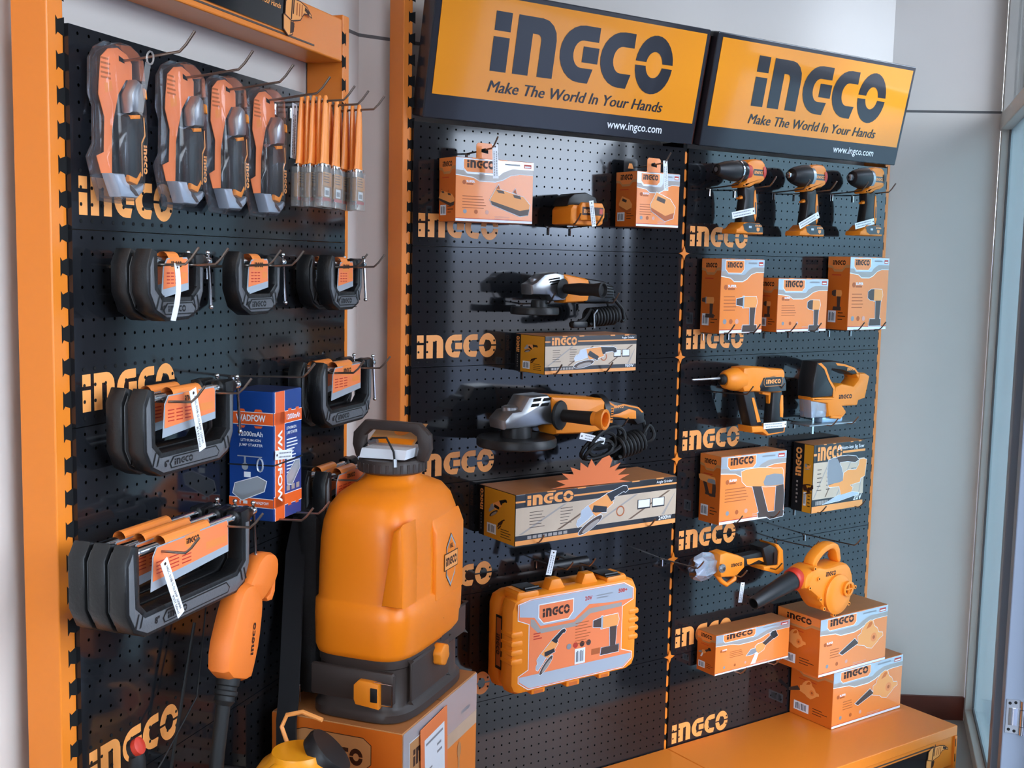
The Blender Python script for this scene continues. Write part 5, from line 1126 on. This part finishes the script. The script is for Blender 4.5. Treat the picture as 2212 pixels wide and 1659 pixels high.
b = MB(); b.tube([(-.062, 0, -.115), (-.082, .0, -.20), (-.100, .0, -.32), (-.112, .0, -.50), (-.12, .0, -.80)], .012, 'rubber', 14); b.build('lance', t)
b = MB(); b.at(TR((-.010, -.0245, -.05)) @ RY(-79)); b.logo(0, 0, .008, -.0003, 'ink', w=.055); b.build('logo', t, flat=True)
put(t, 'A', .25, .135, .975, ry=0)

# yellow pressure sprayer in front of the carton
ps = thing('pressure_sprayer', 'yellow-orange pressure sprayer tank with a black screw collar at the bottom edge', 'sprayer')
b = MB(); b.lathe([(.07, 0), (.092, .01), (.098, .05), (.098, .40), (.096, .45), (.088, .485), (.066, .515), (.050, .525), (.046, .535)], 'tank_yellow', 40)
for a in (20, 140, 260): b.at(RZ(a)); b.prism([(.045, .528), (.062, .524), (.100, .47), (.105, .40), (.090, .40), (.05, .47)], -.018, .018, 'tank_yellow', .007)
b.build('tank', ps, angle=50)
b = MB(); b.at(TR((.040, .030, .522)) @ RY(40) @ RX(-15) @ TR((0, 0, -.520))); b.lathe([(.040, .506), (.046, .510), (.047, .528), (.044, .534), (.026, .535)], 'black_plastic', 36); b.build('collar', ps)
b = MB(); b.tube([(-.040, .03, .530), (-.058, .04, .552), (-.050, .045, .572), (-.02, .05, .580), (.02, .05, .572)], .004, 'logo_orange', 8); b.build('loop', ps)
b = MB(); b.tube([(-.052, -.004, .44), (-.10, -.02, .49), (-.150, -.03, .490), (-.20, -.03, .43), (-.23, -.03, .33)], .0095, 'black_plastic', 12); b.build('pump_lever', ps)
ps.location = (-.365, 1.955, .1535); ps.rotation_euler = (0, 0, radians(-20)); ps.scale = (1, 1, 1.085)
t = thing('spray_nozzle', 'black lance tip with a red cap standing in the bottom left corner', 'nozzle')
b = MB(); b.tube([(0, 0, 0), (.02, 0, .30), (.012, 0, .52)], .008, 'rubber', 10); b.lathe([(.010, .50), (.014, .515), (.013, .535), (.009, .545)], 'rubber', 16, 'z', (.012, 0, 0)); b.build('lance', t)
b = MB(); b.at(TR((.010, -.004, .552)) @ RX(60)); b.lathe([(.012, -.006), (.012, .004), (.006, .006)], 'red', 14); b.lathe([(.014, -.012), (.014, -.005)], 'rubber', 16); b.build('cap', t)
put(t, 'A', .030, .07, .1535); t.scale = (1, 1, 1.225)
b = MB(); b.tube([(0, 0, 0), (.09, 0, .055), (.19, 0, .13), (.24, .01, .30)], .0016, 'rubber', 6); b.tube([(.10, .02, -.12), (.15, .01, .10), (.20, .01, .26)], .003, 'rubber', 6); o = b.build('hose'); tag(o, 'thin black hose trailing across the lowest left panel', 'hose'); put(o, 'A', .06, .040, .70)

g_ = price_tag('white price tag hanging on the hook of the twin-slot charger carton', .082, .016); put(g_, 'B', .158, .118, 1.884, ry=-3)
g_ = price_tag('white price tag hanging on the hook of the single charger carton', .080, .015); put(g_, 'B', .698, .130, 1.880, ry=-5)
g_ = price_tag('white price tag across the front of the battery pack', .066, .014); put(g_, 'B', .448, .132, 1.762, ry=-10)
g_ = price_tag('white price tag lying level across the foot of the rotary hammer', .098, .018); put(g_, 'B', 1.228, .122, 1.134, ry=90)
# ------------------------------------------------------------------ the remaining peg hooks
HL = [(.152, 1.868, .115, 'through the tab of the twin-slot charger carton'), (.700, 1.868, .125, 'through the tab of the single charger carton'),
 (.410, 1.6965, .115, 'under the left half of the battery pack'), (.482, 1.6965, .115, 'under the right half of the battery pack'),
 (.990, 1.827, .115, 'under the chuck of the leftmost drill'), (1.092, 1.827, .140, 'behind the back of the leftmost drill'), (1.262, 1.829, .115, 'under the nose of the middle impact driver'), (1.352, 1.829, .140, 'behind the back of the middle impact driver'),
 (1.528, 1.838, .115, 'under the nose of the rightmost impact driver'), (1.628, 1.838, .140, 'behind the back of the rightmost impact driver'),
 (.985, 1.4055, .105, 'under the left edge of the leftmost drill carton'), (1.090, 1.4055, .105, 'under the right edge of the leftmost drill carton'), (1.245, 1.4055, .105, 'under the left edge of the short driver carton'), (1.355, 1.4055, .105, 'under the right edge of the short driver carton'), (1.545, 1.4055, .115, 'under the left edge of the tall driver carton by the wall'), (1.650, 1.4055, .115, 'under the right edge of the tall driver carton by the wall'),
 (.330, 1.494, .120, 'under the front of the small angle grinder'), (.515, 1.496, .150, 'under the rear of the small angle grinder'), (.335, 1.3165, .150, 'under the left end of the glossy grinder carton'), (.500, 1.3165, .150, 'under the right end of the glossy grinder carton'),
 (.345, 1.160, .150, 'under the front of the large angle grinder'), (.560, 1.168, .150, 'under the rear of the large angle grinder'), (.270, .8945, .180, 'under the left end of the longest carton'), (.640, .8945, .180, 'under the right end of the longest carton'),
 (.395, .7995, .140, 'left one under the tool case handle'), (.470, .7995, .140, 'right one under the tool case handle'), (.855, .742, .150, 'empty, beside the divider above the tool case'),
 (1.045, 1.228, .130, 'under the body of the rotary hammer'), (1.200, 1.228, .110, 'behind the grip of the rotary hammer'), (1.400, 1.116, .150, 'left one under the jigsaw shoe'), (1.495, 1.116, .150, 'right one under the jigsaw shoe'),
 (1.050, .8425, .105, 'under the left edge of the rotary hammer carton'), (1.205, .8425, .110, 'under the right edge of the rotary hammer carton'), (1.420, .8325, .105, 'under the left edge of the jigsaw carton'), (1.600, .8325, .110, 'under the right edge of the jigsaw carton'),
 (1.052, .684, .130, 'under the head of the pruning shear'), (1.190, .690, .140, 'under the battery of the pruning shear'), (1.340, .742, .150, 'left of the leaf blower handle'), (1.475, .742, .200, 'through the leaf blower handle'),
 (1.080, .3805, .120, 'left one under the pruning shear carton'), (1.225, .3805, .120, 'right one under the pruning shear carton')]
for u, z, L, w_ in HL: hook('B', u, z, L, w_)

# smaller pieces hang under the part they sit on
NEST = {'grip_stripe': 'grip', 'gauge_panel': 'battery_foot', 'logo_plate': 'body_shell', 'latch_wire': 'latch', 'strut_stripe': 'front_strut', 'handle_inset': 'rear_handle',
        'vent_grille': 'body_shell', 'trim_line': 'top_cover', 'intake_boss': 'intake_cover', 'pivot_nut': 'body_shell', 'badge': 'tank', 'drain_knob': 'base', 'base_panel': 'base',
        'orange_trim': 'grip', 'label': 'front_plate', 'slogan': 'orange_panel', 'side_label': 'lid', 'front_label': 'lid', 'latch': 'lid', 'screw_boss': 'fan_housing', 'chuck_collar': 'body_shell', 'battery_rail': 'body_shell'}
bn = lambda o: o.name.split('.')[0]
for root in [o for o in S.objects if o.parent is None and o.type == 'EMPTY' and 'category' in o]:
    kids = list(root.children)
    for c in kids:
        tgt = NEST.get(bn(c))
        if not tgt or c.children: continue
        for p in kids:
            if bn(p) == tgt and p is not c: c.parent = p; break
